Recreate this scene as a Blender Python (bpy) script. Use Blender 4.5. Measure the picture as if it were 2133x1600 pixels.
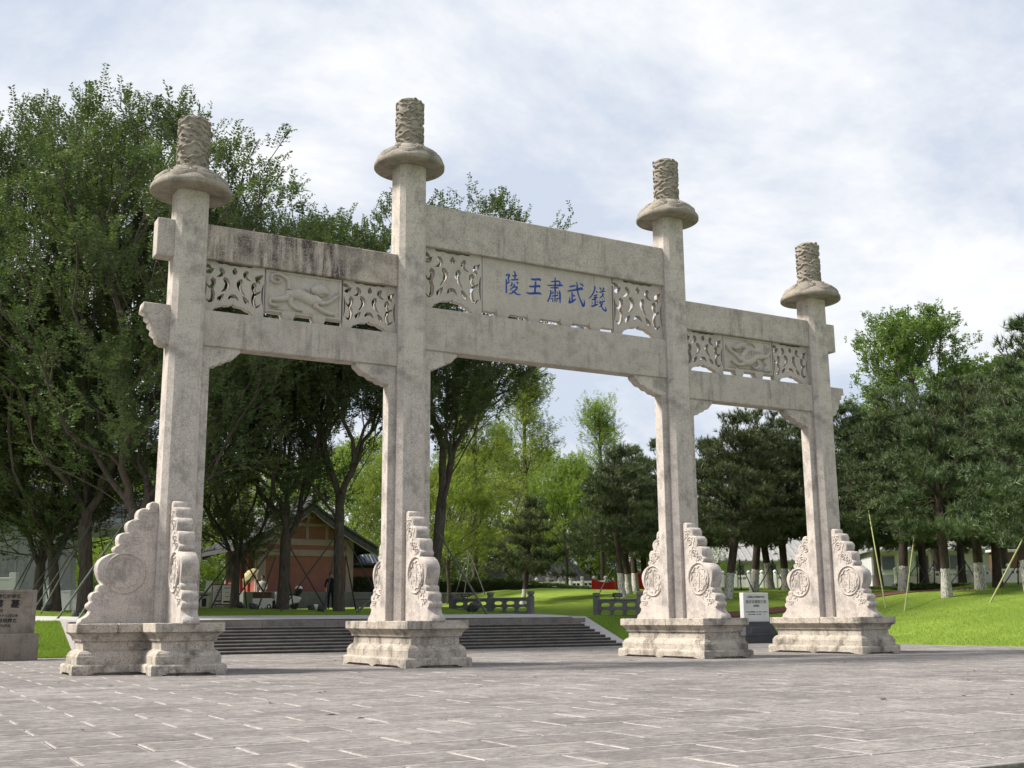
import bpy, math, random
import numpy as np
from mathutils import Matrix, Vector
R = math.radians
SC = bpy.context.scene
COL = SC.collection
for o in list(bpy.data.objects): bpy.data.objects.remove(o)

# ------------------------------------------------------------------ camera
PITCH, ROLL, FPX = R(11.595), R(-.459), 2375.0
cd = bpy.data.cameras.new('camera'); cam = bpy.data.objects.new('camera', cd); COL.objects.link(cam)
cd.sensor_width = 36; cd.lens = FPX / 2133 * 36; cd.clip_end = 3000; cd.clip_start = .1
cam.matrix_world = Matrix.Translation((0, 0, 1.0)) @ Matrix.Rotation(math.pi/2 + PITCH, 4, 'X') @ Matrix.Rotation(ROLL, 4, 'Z')
SC.camera = cam

# ------------------------------------------------------------------ sky, sun, exposure
SUN_EL, SUN_AZ = R(46), (-.999, -.03)          # direction towards the sun: straight from the left
W = bpy.data.worlds.new('World'); SC.world = W; W.use_nodes = True
nt = W.node_tree; nt.nodes.clear()
def wn(t, **k):
    n = nt.nodes.new(t)
    for a, b in k.items(): setattr(n, a, b)
    return n
sky = wn('ShaderNodeTexSky', sky_type='NISHITA', sun_disc=False, sun_elevation=SUN_EL,
         sun_rotation=math.atan2(SUN_AZ[0], SUN_AZ[1]), air_density=1.0, dust_density=2.0, ozone_density=1.0)
bsky = wn('ShaderNodeBackground'); bsky.inputs[1].default_value = .10
nt.links.new(sky.outputs[0], bsky.inputs[0])
tc = wn('ShaderNodeTexCoord'); sep = wn('ShaderNodeSeparateXYZ'); nt.links.new(tc.outputs['Generated'], sep.inputs[0])
mz = wn('ShaderNodeMath', operation='MAXIMUM'); nt.links.new(sep.outputs[2], mz.inputs[0]); mz.inputs[1].default_value = 0
az = wn('ShaderNodeMath', operation='ADD'); nt.links.new(mz.outputs[0], az.inputs[0]); az.inputs[1].default_value = .42
dx = wn('ShaderNodeMath', operation='DIVIDE'); nt.links.new(sep.outputs[0], dx.inputs[0]); nt.links.new(az.outputs[0], dx.inputs[1])
dy = wn('ShaderNodeMath', operation='DIVIDE'); nt.links.new(sep.outputs[1], dy.inputs[0]); nt.links.new(az.outputs[0], dy.inputs[1])
cx = wn('ShaderNodeCombineXYZ'); nt.links.new(dx.outputs[0], cx.inputs[0]); nt.links.new(dy.outputs[0], cx.inputs[1])
mp = wn('ShaderNodeMapping'); nt.links.new(cx.outputs[0], mp.inputs[0]); mp.inputs['Location'].default_value = (3.1, 1.7, 0); mp.inputs['Rotation'].default_value = (0, 0, R(-38)); mp.inputs['Scale'].default_value = (.9, 1.15, 1)
n1 = wn('ShaderNodeTexNoise'); n1.inputs['Scale'].default_value = 1.15; n1.inputs['Detail'].default_value = 9; n1.inputs['Roughness'].default_value = .58; n1.inputs['Distortion'].default_value = .2
nt.links.new(mp.outputs[0], n1.inputs['Vector'])
r1 = wn('ShaderNodeValToRGB'); r1.color_ramp.elements[0].position = .33; r1.color_ramp.elements[1].position = .62
r1.color_ramp.elements[0].color = (.86, .86, .86, 1); r1.color_ramp.elements[1].color = (1, 1, 1, 1)
nt.links.new(n1.outputs['Fac'], r1.inputs[0])
n2 = wn('ShaderNodeTexNoise'); n2.inputs['Scale'].default_value = 2.1; n2.inputs['Detail'].default_value = 10; n2.inputs['Roughness'].default_value = .61; n2.inputs['Distortion'].default_value = .22
nt.links.new(mp.outputs[0], n2.inputs['Vector'])
r2 = wn('ShaderNodeValToRGB'); r2.color_ramp.elements[0].position = .43; r2.color_ramp.elements[1].position = .61
r2.color_ramp.elements[0].color = (.62, .685, .80, 1); r2.color_ramp.elements[1].color = (1.0, 1.0, 1.0, 1)
nt.links.new(n2.outputs['Fac'], r2.inputs[0])
bcl = wn('ShaderNodeBackground'); bcl.inputs[1].default_value = .565; nt.links.new(r2.outputs[0], bcl.inputs[0])
mx = wn('ShaderNodeMixShader'); nt.links.new(r1.outputs[0], mx.inputs[0]); nt.links.new(bsky.outputs[0], mx.inputs[1]); nt.links.new(bcl.outputs[0], mx.inputs[2])
wo = wn('ShaderNodeOutputWorld'); nt.links.new(mx.outputs[0], wo.inputs[0])

sl = bpy.data.lights.new('sun', 'SUN'); sun = bpy.data.objects.new('sun', sl); COL.objects.link(sun)
sl.energy = 4.3; sl.angle = R(13); sl.color = (1, .93, .82)
sd = Vector((SUN_AZ[0]*math.cos(SUN_EL), SUN_AZ[1]*math.cos(SUN_EL), math.sin(SUN_EL)))
sun.rotation_euler = (-sd).to_track_quat('-Z', 'Y').to_euler(); sun.location = (-30, -12, 40)
SC.view_settings.view_transform = 'Standard'; SC.view_settings.look = 'None'
SC.view_settings.exposure = 0.93; SC.view_settings.gamma = 1; SC.view_settings.use_curve_mapping = False
SC.cycles.max_bounces = 6; SC.cycles.transparent_max_bounces = 8

# ------------------------------------------------------------------ places
CX, CY = 1066.5, 800.0
def ray(x, y):
    a, b = x-CX, y-CY; c, s = math.cos(ROLL), math.sin(ROLL)
    X, Y = (a*c + b*s)/FPX, (-a*s + b*c)/FPX
    return Vector((X, math.cos(PITCH) + Y*math.sin(PITCH), math.sin(PITCH) - Y*math.cos(PITCH)))
def at(x, y, D):
    d = ray(x, y); return Vector((0, 0, 1)) + d*(D/d.y)
GT = R(29.718); GU = Vector((math.cos(GT), math.sin(GT))); GV = Vector((math.sin(GT), -math.cos(GT))); GO = Vector((-6.905, 23.316))
def uv(x, y):
    d = Vector((x, y)) - GO; return d.dot(GU), d.dot(GV)
def gw(u, v, z=0.): p = GO + GU*u + GV*v; return Vector((p.x, p.y, z))
def sst(a, b, x):
    t = min(1, max(0, (x-a)/(b-a))); return t*t*(3-2*t)
def lerp_tab(tab, x):
    if x <= tab[0][0]: return tab[0][1]
    for (a, b), (c, d) in zip(tab, tab[1:]):
        if x <= c: return b + (d-b)*(x-a)/(c-a)
    return tab[-1][1]
ZL = [(0, 0), (3.0, 1.0), (8.0, 1.14), (12, 1.42), (26, 1.58), (26.4, 1.6), (28, 2.47), (60, 2.7), (200, 3.2)]
ZR = [(0, 0), (4, .85), (10, 1.72), (14, 2.1), (22, 2.6), (40, 2.75), (200, 3.2)]
EDGE_V, EDGE_U = -11.0, 26.2
def gz(x, y):
    u, v = uv(x, y)
    a, b = max(0, EDGE_V-v), max(0, u-EDGE_U); d = math.hypot(a, b)
    if d <= 0: return -.06
    k = sst(21, 29, u)
    z = lerp_tab(ZL, d)*(1-k) + lerp_tab(ZR, d)*k
    z += .22*sst(2, -4, u)*sst(5, 10, d)*sst(26.5, 24, d)
    z += .05*math.sin(x*.55+y*.3)*sst(6, 14, d) + .04*math.sin(y*.71-x*.23)*sst(6, 14, d)
    return z
def on_ground(px, D):
    p = at(px, 1270, D); return Vector((p.x, p.y, gz(p.x, p.y)))

# ------------------------------------------------------------------ mesh helpers
class MB:
    def __init__(s): s.v = []; s.f = []
    def add(s, v, f):
        n = len(s.v); s.v += [tuple(p) for p in v]; s.f += [tuple(i+n for i in q) for q in f]; return s
    def box(s, x0, x1, y0, y1, z0, z1, m=None):
        v = [(x, y, z) for z in (z0, z1) for y in (y0, y1) for x in (x0, x1)]
        if m is not None: v = [m @ Vector(p) for p in v]
        return s.add(v, [(0, 2, 3, 1), (4, 5, 7, 6), (0, 1, 5, 4), (2, 6, 7, 3), (0, 4, 6, 2), (1, 3, 7, 5)])
    def bbox(s, x0, x1, y0, y1, z0, z1, b=.01):
        """box with chamfered edges, as three stacked rings"""
        pr = [(z0, b), (z0+b, 0), (z1-b, 0), (z1, b)]
        rings = []
        for z, i in pr:
            c = max(b-i, 0)*0 + b
            X0, X1, Y0, Y1 = x0+i, x1-i, y0+i, y1-i
            rings.append([(X0+c, Y0, z), (X1-c, Y0, z), (X1, Y0+c, z), (X1, Y1-c, z), (X1-c, Y1, z), (X0+c, Y1, z), (X0, Y1-c, z), (X0, Y0+c, z)])
        return s.loft(rings)
    def loft(s, rings, caps=True, closed=True):
        n = len(rings[0]); v = [p for r in rings for p in r]; f = []
        for k in range(len(rings)-1):
            for i in range(n if closed else n-1):
                j = (i+1) % n; f.append((k*n+i, k*n+j, (k+1)*n+j, (k+1)*n+i))
        if caps:
            f.append(tuple(range(n))[::-1]); f.append(tuple(range((len(rings)-1)*n, len(rings)*n)))
        return s.add(v, f)
    def lathe(s, prof, c=(0, 0, 0), n=24, caps=True, sx=1, sy=1):
        return s.loft([[(c[0]+sx*r*math.cos(2*math.pi*i/n), c[1]+sy*r*math.sin(2*math.pi*i/n), c[2]+z) for i in range(n)] for r, z in prof], caps)
    def tube(s, pts, rad, n=6, caps=True):
        rad = rad if isinstance(rad, (list, tuple)) else [rad]*len(pts)
        P = [Vector(p) for p in pts]; rings = []
        up = None
        for i, p in enumerate(P):
            t = (P[min(i+1, len(P)-1)] - P[max(i-1, 0)]).normalized()
            if up is None: up = Vector((0, 0, 1)) if abs(t.z) < .9 else Vector((1, 0, 0))
            a = t.cross(up).normalized(); b = a.cross(t).normalized(); up = b
            rings.append([p + a*(rad[i]*math.cos(2*math.pi*k/n)) + b*(rad[i]*math.sin(2*math.pi*k/n)) for k in range(n)])
        return s.loft(rings, caps)
    def prism(s, poly, y0, y1, ax='y'):
        """extrude an (a, z) outline along y (convex or mildly concave faces are triangulated by blender)"""
        n = len(poly)
        if ax == 'y': v = [(a, y0, z) for a, z in poly] + [(a, y1, z) for a, z in poly]
        else: v = [(y0, a, z) for a, z in poly] + [(y1, a, z) for a, z in poly]
        f = [tuple(range(n)), tuple(range(n, 2*n))[::-1]] + [(i, i+n, (i+1) % n + n, (i+1) % n) for i in range(n)]
        return s.add(v, f)
    def ridge(s, pts, fn, h=.02, n=4):
        """raised rounded stroke along (a, b, width) points, laid on a surface by fn(a, b, height)"""
        m = len(pts); rings = []
        for i, (a, b, w) in enumerate(pts):
            p0, p1 = pts[max(i-1, 0)], pts[min(i+1, m-1)]
            tx, ty = p1[0]-p0[0], p1[1]-p0[1]; L = math.hypot(tx, ty) or 1
            nx, ny = -ty/L, tx/L
            rings.append([fn(a + nx*w/2*math.cos(math.pi*k/n), b + ny*w/2*math.cos(math.pi*k/n), -.004 + (h*min(1, w/.03 if w < .03 else 1)+.004)*math.sin(math.pi*k/n)) for k in range(n+1)])
        return s.loft(rings, caps=True, closed=True)
    def tf(s, m): s.v = [tuple(m @ Vector(p)) for p in s.v]; return s
    def mesh(s, name, mats, smooth=0):
        me = bpy.data.meshes.new(name); me.from_pydata(s.v, [], s.f)
        for m in (mats if isinstance(mats, (list, tuple)) else [mats]): me.materials.append(m)
        fix(me)
        if smooth: me.shade_smooth(); me.set_sharp_from_angle(angle=R(smooth))
        return me
    def build(s, name, mats, parent=None, smooth=0):
        return link(name, s.mesh(name, mats, smooth), parent)
import bmesh
def fix(me):
    b = bmesh.new(); b.from_mesh(me); bmesh.ops.recalc_face_normals(b, faces=b.faces); b.to_mesh(me); b.free(); me.update()
def link(name, me, parent=None):
    o = bpy.data.objects.new(name, me); COL.objects.link(o)
    if parent is not None: o.parent = parent
    return o
def tag(o, label=None, cat=None, group=None, kind=None):
    for k, v in (('label', label), ('category', cat), ('group', group), ('kind', kind)):
        if v: o[k] = v
    return o
def empty(name, loc=(0, 0, 0), rz=0, label=None, cat=None, group=None):
    o = bpy.data.objects.new(name, None); COL.objects.link(o); o.location = loc; o.rotation_euler = (0, 0, rz)
    o.empty_display_size = .2
    return tag(o, label, cat, group)
def copy_tree(o, parent=None):
    c = o.copy(); COL.objects.link(c); c.parent = parent
    for ch in list(o.children): copy_tree(ch, c)
    return c
def npmesh(name, V, F, mats, smooth=False):
    """mesh from numpy verts and equal-sized faces"""
    me = bpy.data.meshes.new(name); V = np.asarray(V, np.float32); F = np.asarray(F, np.int32); k = F.shape[1]
    me.vertices.add(len(V)); me.vertices.foreach_set('co', V.ravel())
    me.loops.add(F.size); me.loops.foreach_set('vertex_index', F.ravel())
    me.polygons.add(len(F)); me.polygons.foreach_set('loop_start', np.arange(0, F.size, k, dtype=np.int32))
    me.update(calc_edges=True)
    for m in (mats if isinstance(mats, (list, tuple)) else [mats]): me.materials.append(m)
    if smooth: me.shade_smooth()
    return me
def arc(p, q, bulge, n=6):
    """points from p to q bowed to the left of p->q by bulge (p included, q left out)"""
    (a, b), (c, d) = p, q; L = math.hypot(c-a, d-b); nx, ny = -(d-b)/L, (c-a)/L
    return [(a+(c-a)*t + nx*bulge*math.sin(math.pi*t)**.8, b+(d-b)*t + ny*bulge*math.sin(math.pi*t)**.8) for t in [i/n for i in range(n)]]
def spiral(cx_, cy_, r0, turns, w, a0=0, n=14, sgn=1):
    return [(cx_ + r0*(1-.82*t)*math.cos(a0+sgn*2*math.pi*turns*t), cy_ + r0*(1-.82*t)*math.sin(a0+sgn*2*math.pi*turns*t), w*(1-.35*t)) for t in [i/n for i in range(n+1)]]
def smoothline(pts, k=4):
    """Catmull-Rom through (a, b, w)"""
    P = [np.array(p, float) for p in pts]; out = []
    for i in range(len(P)-1):
        p0, p1, p2, p3 = P[max(i-1, 0)], P[i], P[i+1], P[min(i+2, len(P)-1)]
        for j in range(k):
            t = j/k; out.append(tuple(.5*((2*p1) + (-p0+p2)*t + (2*p0-5*p1+4*p2-p3)*t*t + (-p0+3*p1-3*p2+p3)*t**3)))
    out.append(tuple(P[-1])); return [(a, b, max(w, .001)) for a, b, w in out]
def flat_fill(name, loops, depth, bevel=0.):
    """filled 2D outlines with holes -> mesh in the x-z plane, thickness along y"""
    cu = bpy.data.curves.new(name, 'CURVE'); cu.dimensions = '2D'; cu.fill_mode = 'BOTH'; cu.extrude = depth/2-bevel; cu.bevel_depth = bevel; cu.bevel_resolution = 0
    for L in loops:
        sp = cu.splines.new('POLY'); sp.points.add(len(L)-1); sp.use_cyclic_u = True
        for p, (a, b) in zip(sp.points, L): p.co = (a, b, 0, 1)
    o = bpy.data.objects.new(name, cu); COL.objects.link(o); bpy.context.view_layer.update()
    me = bpy.data.meshes.new_from_object(o); bpy.data.objects.remove(o); bpy.data.curves.remove(cu)
    me.transform(Matrix.Rotation(math.pi/2, 4, 'X')); me.materials.clear(); return me
from mathutils.geometry import delaunay_2d_cdt
def in_poly(poly, x, y):
    c = False
    for i in range(len(poly)):
        (x0, y0), (x1, y1) = poly[i], poly[i-1]
        if (y0 > y) != (y1 > y) and x < (x1-x0)*(y-y0)/(y1-y0)+x0: c = not c
    return c
def pierced(name, out, holes, depth):
    """slab in the x-z plane with openings, thickness along y"""
    P, E = [], []
    for L in [out]+holes:
        n = len(P); P += [Vector(p) for p in L]; E += [(n+i, n+(i+1) % len(L)) for i in range(len(L))]
    V, _, T, *_r = delaunay_2d_cdt(P, E, [], 0, 1e-5)
    T = [t for t in T if (lambda x, y: in_poly(out, x, y) and not any(in_poly(h, x, y) for h in holes))(sum(V[i].x for i in t)/3, sum(V[i].y for i in t)/3)]
    n = len(V); ed = {}
    for t in T:
        for i in range(3):
            e = (t[i], t[(i+1) % 3]); ed[e] = 1
    bd = [e for e in ed if (e[1], e[0]) not in ed]
    v = [(p.x, -depth/2, p.y) for p in V] + [(p.x, depth/2, p.y) for p in V]
    f = [tuple(t) for t in T] + [tuple(i+n for i in reversed(t)) for t in T] + [(b, a, a+n, b+n) for a, b in bd]
    me = bpy.data.meshes.new(name); me.from_pydata(v, [], f); fix(me); return me
def outline(pts):
    """closed outline of a stroke of varying width"""
    Lf, Rt = [], []; m = len(pts)
    for i, (a, b, w) in enumerate(pts):
        p0, p1 = pts[max(i-1, 0)], pts[min(i+1, m-1)]; tx, ty = p1[0]-p0[0], p1[1]-p0[1]; L = math.hypot(tx, ty) or 1
        Lf.append((a-ty/L*w/2, b+tx/L*w/2)); Rt.append((a+ty/L*w/2, b-tx/L*w/2))
    def cap(p, q, r):                       # round end
        w = r[2]/2; d = (p[0]-q[0], p[1]-q[1]); L = math.hypot(*d) or 1
        return [(p[0]+d[0]/L*w, p[1]+d[1]/L*w)] if w > .004 else []
    a, b, z, y = pts[0], pts[1], pts[-1], pts[-2]
    return Lf + cap(z, y, z) + Rt[::-1] + cap(a, b, a)

# ------------------------------------------------------------------ materials
def material(name, rough=.85, spec=.25):
    m = bpy.data.materials.new(name); m.use_nodes = True; b = m.node_tree.nodes['Principled BSDF']
    b.inputs['Roughness'].default_value = rough; b.inputs['Specular IOR Level'].default_value = spec
    return m, m.node_tree, b
class NT:
    def __init__(s, t, co='Object'): s.t = t; s.co = t.nodes.new('ShaderNodeTexCoord').outputs[co]
    def n(s, ty, **k):
        n = s.t.nodes.new(ty)
        for a, b in k.items(): setattr(n, a, b)
        return n
    def link(s, a, b): s.t.links.new(a, b)
    def noise(s, scale, detail=4, rough=.55, stretch=None, dist=0., loc=None):
        n = s.n('ShaderNodeTexNoise'); n.inputs['Scale'].default_value = scale; n.inputs['Detail'].default_value = detail; n.inputs['Roughness'].default_value = rough; n.inputs['Distortion'].default_value = dist
        v = s.co
        if stretch or loc:
            m = s.n('ShaderNodeMapping'); s.link(v, m.inputs[0]); v = m.outputs[0]
            if stretch: m.inputs['Scale'].default_value = stretch
            if loc: m.inputs['Location'].default_value = loc
        s.link(v, n.inputs['Vector']); return n.outputs['Fac']
    def ramp(s, fac, stops):
        r = s.n('ShaderNodeValToRGB'); e = r.color_ramp.elements
        while len(e) < len(stops): e.new(.5)
        for x, (p, c) in zip(e, stops):
            x.position = p; x.color = (*c, 1) if isinstance(c, tuple) else (c, c, c, 1)
        s.link(fac, r.inputs[0]); return r.outputs[0]
    def mix(s, fac, a, b, mode='MIX'):
        m = s.n('ShaderNodeMix', data_type='RGBA', blend_type=mode)
        for inp, val in ((m.inputs[0], fac), (m.inputs[6], a), (m.inputs[7], b)):
            if isinstance(val, (int, float)): inp.default_value = val
            elif isinstance(val, tuple): inp.default_value = (*val, 1)
            else: s.link(val, inp)
        return m.outputs[2]
    def math(s, op, a, b=None):
        m = s.n('ShaderNodeMath', operation=op)
        for i, x in enumerate((a, b)):
            if x is None: continue
            if isinstance(x, (int, float)): m.inputs[i].default_value = x
            else: s.link(x, m.inputs[i])
        return m.outputs[0]
    def bump(s, b, h, strength=.4, dist=.02):
        n = s.n('ShaderNodeBump'); n.inputs['Strength'].default_value = strength; n.inputs['Distance'].default_value = dist
        s.link(h, n.inputs['Height']); s.link(n.outputs[0], b.inputs['Normal'])
def stone(name, c1, c2, dark, streak=.5, speck=.5, blotch=.4, bump=.5, moss=0., scale=1., streak_col=None, s_lo=.52, s_hi=.72, bdist=.015):
    m, t, b = material(name, .9, .2); N = NT(t)
    base = N.ramp(N.noise(1.3*scale, 6, .6), [(.3, c1), (.7, c2)])
    sp = N.ramp(N.noise(55*scale, 3, .7), [(.34, (1-speck*.75,)*3), (.52, 1.0), (.75, 1+.25*speck)])
    base = N.mix(1., base, sp, 'MULTIPLY')
    base = N.mix(1., base, N.ramp(N.noise(19*scale, 4, .75, loc=(1, 8, 3)), [(.30, 1-.8*speck), (.43, 1.)]), 'MULTIPLY')
    st = N.ramp(N.noise(3.2*scale, 6, .65, stretch=(2.2, 2.2, .22)), [(s_lo, 0.), (s_hi, 1.)])
    lim = N.ramp(N.noise(.9*scale, 3, .5, loc=(7, 3, 1)), [(.38, 0.), (.62, 1.)])
    grain = N.ramp(N.noise(30*scale, 3, .7), [(.35, .35), (.6, 1.)])
    f = N.math('MULTIPLY', N.math('MULTIPLY', st, lim), N.math('MULTIPLY', grain, streak))
    base = N.mix(f, base, streak_col or dark)
    bl = N.math('MULTIPLY', N.ramp(N.noise(2.1*scale, 8, .72, loc=(2, 5, 9)), [(.48, 0.), (.64, 1.)]), blotch)
    base = N.mix(bl, base, dark)
    if moss:
        mf = N.math('MULTIPLY', N.ramp(N.noise(1.7*scale, 5, .65, loc=(4, 4, 2)), [(.58, 0.), (.72, 1.)]), moss)
        base = N.mix(mf, base, (.20, .19, .09))
    N.link(base, b.inputs['Base Color'])
    N.bump(b, N.mix(.4, N.noise(60*scale, 4, .7), N.noise(9*scale, 5, .65)), bump, bdist)
    return m
M = {}
M['gate'] = stone('gate_stone', (0.561, 0.506, 0.466), (0.458, 0.412, 0.383), (.17, .16, .155), .8, .6, .62, .6, .22)
M['gate_beam'] = stone('gate_beam_stone', (0.500, 0.448, 0.412), (0.415, 0.372, 0.346), (.12, .105, .10), 1.1, .6, .35, .55, .1)
M['gate_beam_stained'] = stone('gate_stained_beam_stone', (0.512, 0.445, 0.390), (0.403, 0.348, 0.317), (.075, .055, .058), 1.25, .6, .35, .55, 0, streak_col=(.06, .043, .05), s_lo=.38, s_hi=.56)
M['gate_panel'] = stone('gate_panel_stone', (0.470, 0.422, 0.392), (0.414, 0.372, 0.347), (.2, .175, .16), .35, .3, .25, .35)
M['gate_cap'] = stone('gate_cap_stone', (0.354, 0.317, 0.275), (0.262, 0.234, 0.201), (.11, .10, .09), .6, .55, .7, .8, .25)
M['plinth'] = stone('plinth_stone', (0.573, 0.512, 0.445), (0.451, 0.406, 0.356), (.14, .125, .11), 1.2, .8, .95, 1.0, .45, bdist=.035)
M['grey_stone'] = stone('grey_granite', (.17, .172, .168), (.12, .122, .12), (.10, .10, .10), .6, .4, .4, .4)
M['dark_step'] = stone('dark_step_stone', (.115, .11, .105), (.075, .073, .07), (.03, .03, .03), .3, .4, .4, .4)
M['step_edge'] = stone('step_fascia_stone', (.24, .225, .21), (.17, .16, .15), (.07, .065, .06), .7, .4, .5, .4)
M['white_stone'] = stone('white_marble', (.66, .67, .68), (.58, .59, .60), (.40, .40, .40), .3, .12, .15, .15)
M['pale_stone'] = stone('pale_tomb_stone', (.44, .45, .46), (.36, .37, .38), (.17, .17, .165), .9, .2, .35, .3)
M['old_stele'] = stone('old_stele_stone', (.30, .265, .225), (.225, .195, .165), (.09, .078, .07), .7, .4, .6, .6)
M['wall_stone'] = stone('retaining_wall_stone', (.33, .33, .32), (.25, .25, .245), (.12, .12, .115), .5, .4, .4, .5)
def plain(name, col, rough=.7, spec=.3, var=.15, scale=8, bump=.0):
    m, t, b = material(name, rough, spec); N = NT(t)
    c0 = tuple(x*(1-var) for x in col); c1 = tuple(min(1, x*(1+var)) for x in col)
    N.link(N.ramp(N.noise(scale, 5, .65), [(.3, c0), (.7, c1)]), b.inputs['Base Color'])
    if bump: N.bump(b, N.noise(scale*4, 5, .7), bump, .01)
    return m
M['blue'] = plain('letter_blue', (.018, .068, .30), .6, .3, .45, 9)
M['black_ink'] = plain('letter_black', (.02, .02, .02), .7, .2, .1)
M['seal_red'] = plain('seal_red', (.42, .12, .09), .8, .2, .2)
M['red_wall'] = plain('red_plaster', (.235, .103, .09), .9, .15, .13, 1.5, .2)
M['pale_wood'] = plain('painted_trim', (.29, .225, .212), .8, .2, .15, 3)
M['red_wood'] = plain('red_lacquer', (.30, .085, .06), .6, .3, .2, 4)
M['roof_tile'] = plain('grey_roof_tile', (.062, .063, .068), .8, .2, .35, 5, .3)
M['pale_tile'] = plain('pale_stone_tile', (.45, .455, .46), .8, .2, .25, 3, .3)
M['blue_tile'] = plain('dark_blue_tile', (.045, .06, .085), .5, .4, .3, 5)
M['dark'] = plain('dark_wood', (.035, .032, .03), .8, .2, .2)
M['white'] = plain('white_paint', (.72, .72, .71), .7, .3, .06, 2)
M['black'] = plain('black_rubber', (.02, .02, .022), .6, .3, .2)
M['steel'] = plain('grey_steel', (.3, .3, .31), .4, .5, .1)
M['pole_green'] = plain('green_pole', (.085, .10, .075), .7, .3, .3, 3)
M['pole_dark'] = plain('dark_pole', (.045, .05, .042), .75, .25, .3, 3)
M['bamboo'] = plain('bamboo_pole', (.25, .28, .115), .6, .3, .2, 3)
M['red_cloth'] = plain('red_banner', (.50, .03, .03), .7, .2, .1)
M['yellow_cloth'] = plain('yellow_umbrella_cloth', (.72, .62, .33), .7, .2, .08)
M['board'] = plain('board_white', (.62, .58, .62), .6, .3, .04)
M['board_frame'] = plain('board_frame', (.12, .03, .04), .6, .3, .1)
M['navy_cloth'] = plain('navy_cloth', (.012, .014, .022), .9, .1, .2)
M['white_cloth'] = plain('white_cloth', (.62, .62, .60), .9, .1, .1)
M['skin'] = plain('skin', (.42, .25, .18), .6, .3, .08)
M['hair'] = plain('dark_hair', (.012, .01, .009), .6, .3, .1)
M['brown'] = plain('brown_board', (.11, .055, .035), .7, .3, .2)
M['soil'] = plain('red_soil', (.12, .06, .045), .95, .1, .3, 6, .5)
M['rock'] = plain('dark_rock', (.05, .05, .052), .7, .3, .4, 5, .5)
M['path'] = plain('path_concrete', (.42, .41, .40), .9, .2, .12, 2, .2)
M['cheek'] = plain('pebble_slab', (.36, .345, .35), .9, .2, .35, 30, .6)
M['house_grey'] = plain('grey_house_wall', (.22, .23, .26), .9, .2, .1, 2)
M['glass'] = plain('window_glass', (.05, .055, .06), .15, .5, .2)
M['green_board'] = plain('green_board', (.10, .22, .16), .8, .2, .1)
M['yellow_mark'] = plain('yellow_stain', (.33, .24, .06), .9, .2, .2)
def bark(name, c1, c2, white_top=None):
    m, t, b = material(name, .95, .1); N = NT(t)
    base = N.ramp(N.noise(7, 6, .7, stretch=(1.6, 1.6, .35)), [(.3, c1), (.7, c2)])
    if white_top:
        g = N.n('ShaderNodeSeparateXYZ'); N.link(N.co, g.inputs[0])
        lim = N.math('ADD', N.math('MULTIPLY', N.noise(6, 3, .6), .16), white_top-.08)
        f = N.math('LESS_THAN', g.outputs[2], lim)
        wh = N.ramp(N.noise(14, 5, .7, stretch=(1.5, 1.5, .5)), [(.40, (.20, .18, .155)), (.54, (.58, .57, .54))])
        base = N.mix(f, base, wh)
    N.link(base, b.inputs['Base Color']); N.bump(b, N.noise(11, 6, .75, stretch=(1.8, 1.8, .3)), .9, .05)
    return m
M['bark'] = bark('dark_bark', (.045, .038, .032), (.13, .11, .09))
M['bark_pine'] = bark('pine_bark_limewashed', (.04, .031, .026), (.10, .078, .065), 1.25)
M['bark_pine_plain'] = bark('pine_bark', (.04, .031, .026), (.095, .073, .06))
def leaf(name, c1, c2, c3, trans=.35, rough=.5, ns=.55):
    m = bpy.data.materials.new(name); m.use_nodes = True; t = m.node_tree; t.nodes.clear(); N = NT(t)
    oi = N.n('ShaderNodeObjectInfo'); geo = N.n('ShaderNodeNewGeometry')
    base = N.ramp(N.noise(ns, 3, .6), [(.36, c1), (.62, c2)])
    base = N.mix(N.math('MULTIPLY', geo.outputs['Random Per Island'], .55), base, c3)
    hs = N.n('ShaderNodeHueSaturation'); N.link(base, hs.inputs['Color'])
    N.link(N.math('ADD', N.math('MULTIPLY', oi.outputs['Random'], .30), .85), hs.inputs['Value'])
    N.link(N.math('ADD', N.math('MULTIPLY', oi.outputs['Random'], .03), .485), hs.inputs['Hue'])
    p = N.n('ShaderNodeBsdfPrincipled'); p.inputs['Roughness'].default_value = rough; p.inputs['Specular IOR Level'].default_value = .35
    N.link(hs.outputs[0], p.inputs['Base Color'])
    tr = N.n('ShaderNodeBsdfTranslucent'); N.link(N.mix(.5, hs.outputs[0], (c2[0]*2.0, c2[1]*2.0, c2[2]*.9)), tr.inputs[0])
    mx = N.n('ShaderNodeMixShader'); mx.inputs[0].default_value = trans
    N.link(p.outputs[0], mx.inputs[1]); N.link(tr.outputs[0], mx.inputs[2])
    o = N.n('ShaderNodeOutputMaterial'); N.link(mx.outputs[0], o.inputs[0]); return m
M['leaf_dark'] = leaf('zelkova_leaf', (.030, .052, .020), (.066, .098, .034), (.115, .15, .058), .32)
M['leaf_light'] = leaf('ginkgo_leaf', (.11, .17, .032), (.18, .25, .045), (.23, .29, .07), .4)
M['leaf_mid'] = leaf('camphor_leaf', (.065, .115, .026), (.11, .17, .035), (.16, .21, .06), .35)
M['needle'] = leaf('pine_needle', (.020, .040, .016), (.074, .106, .038), (.115, .15, .06), .15, .5, .9)
M['hedge'] = leaf('hedge_leaf', (.025, .055, .012), (.045, .085, .018), (.09, .14, .03), .25)
M['grass'] = leaf('grass_blade', (.13, .215, .028), (.20, .30, .045), (.26, .35, .075), .35, .6)
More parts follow.
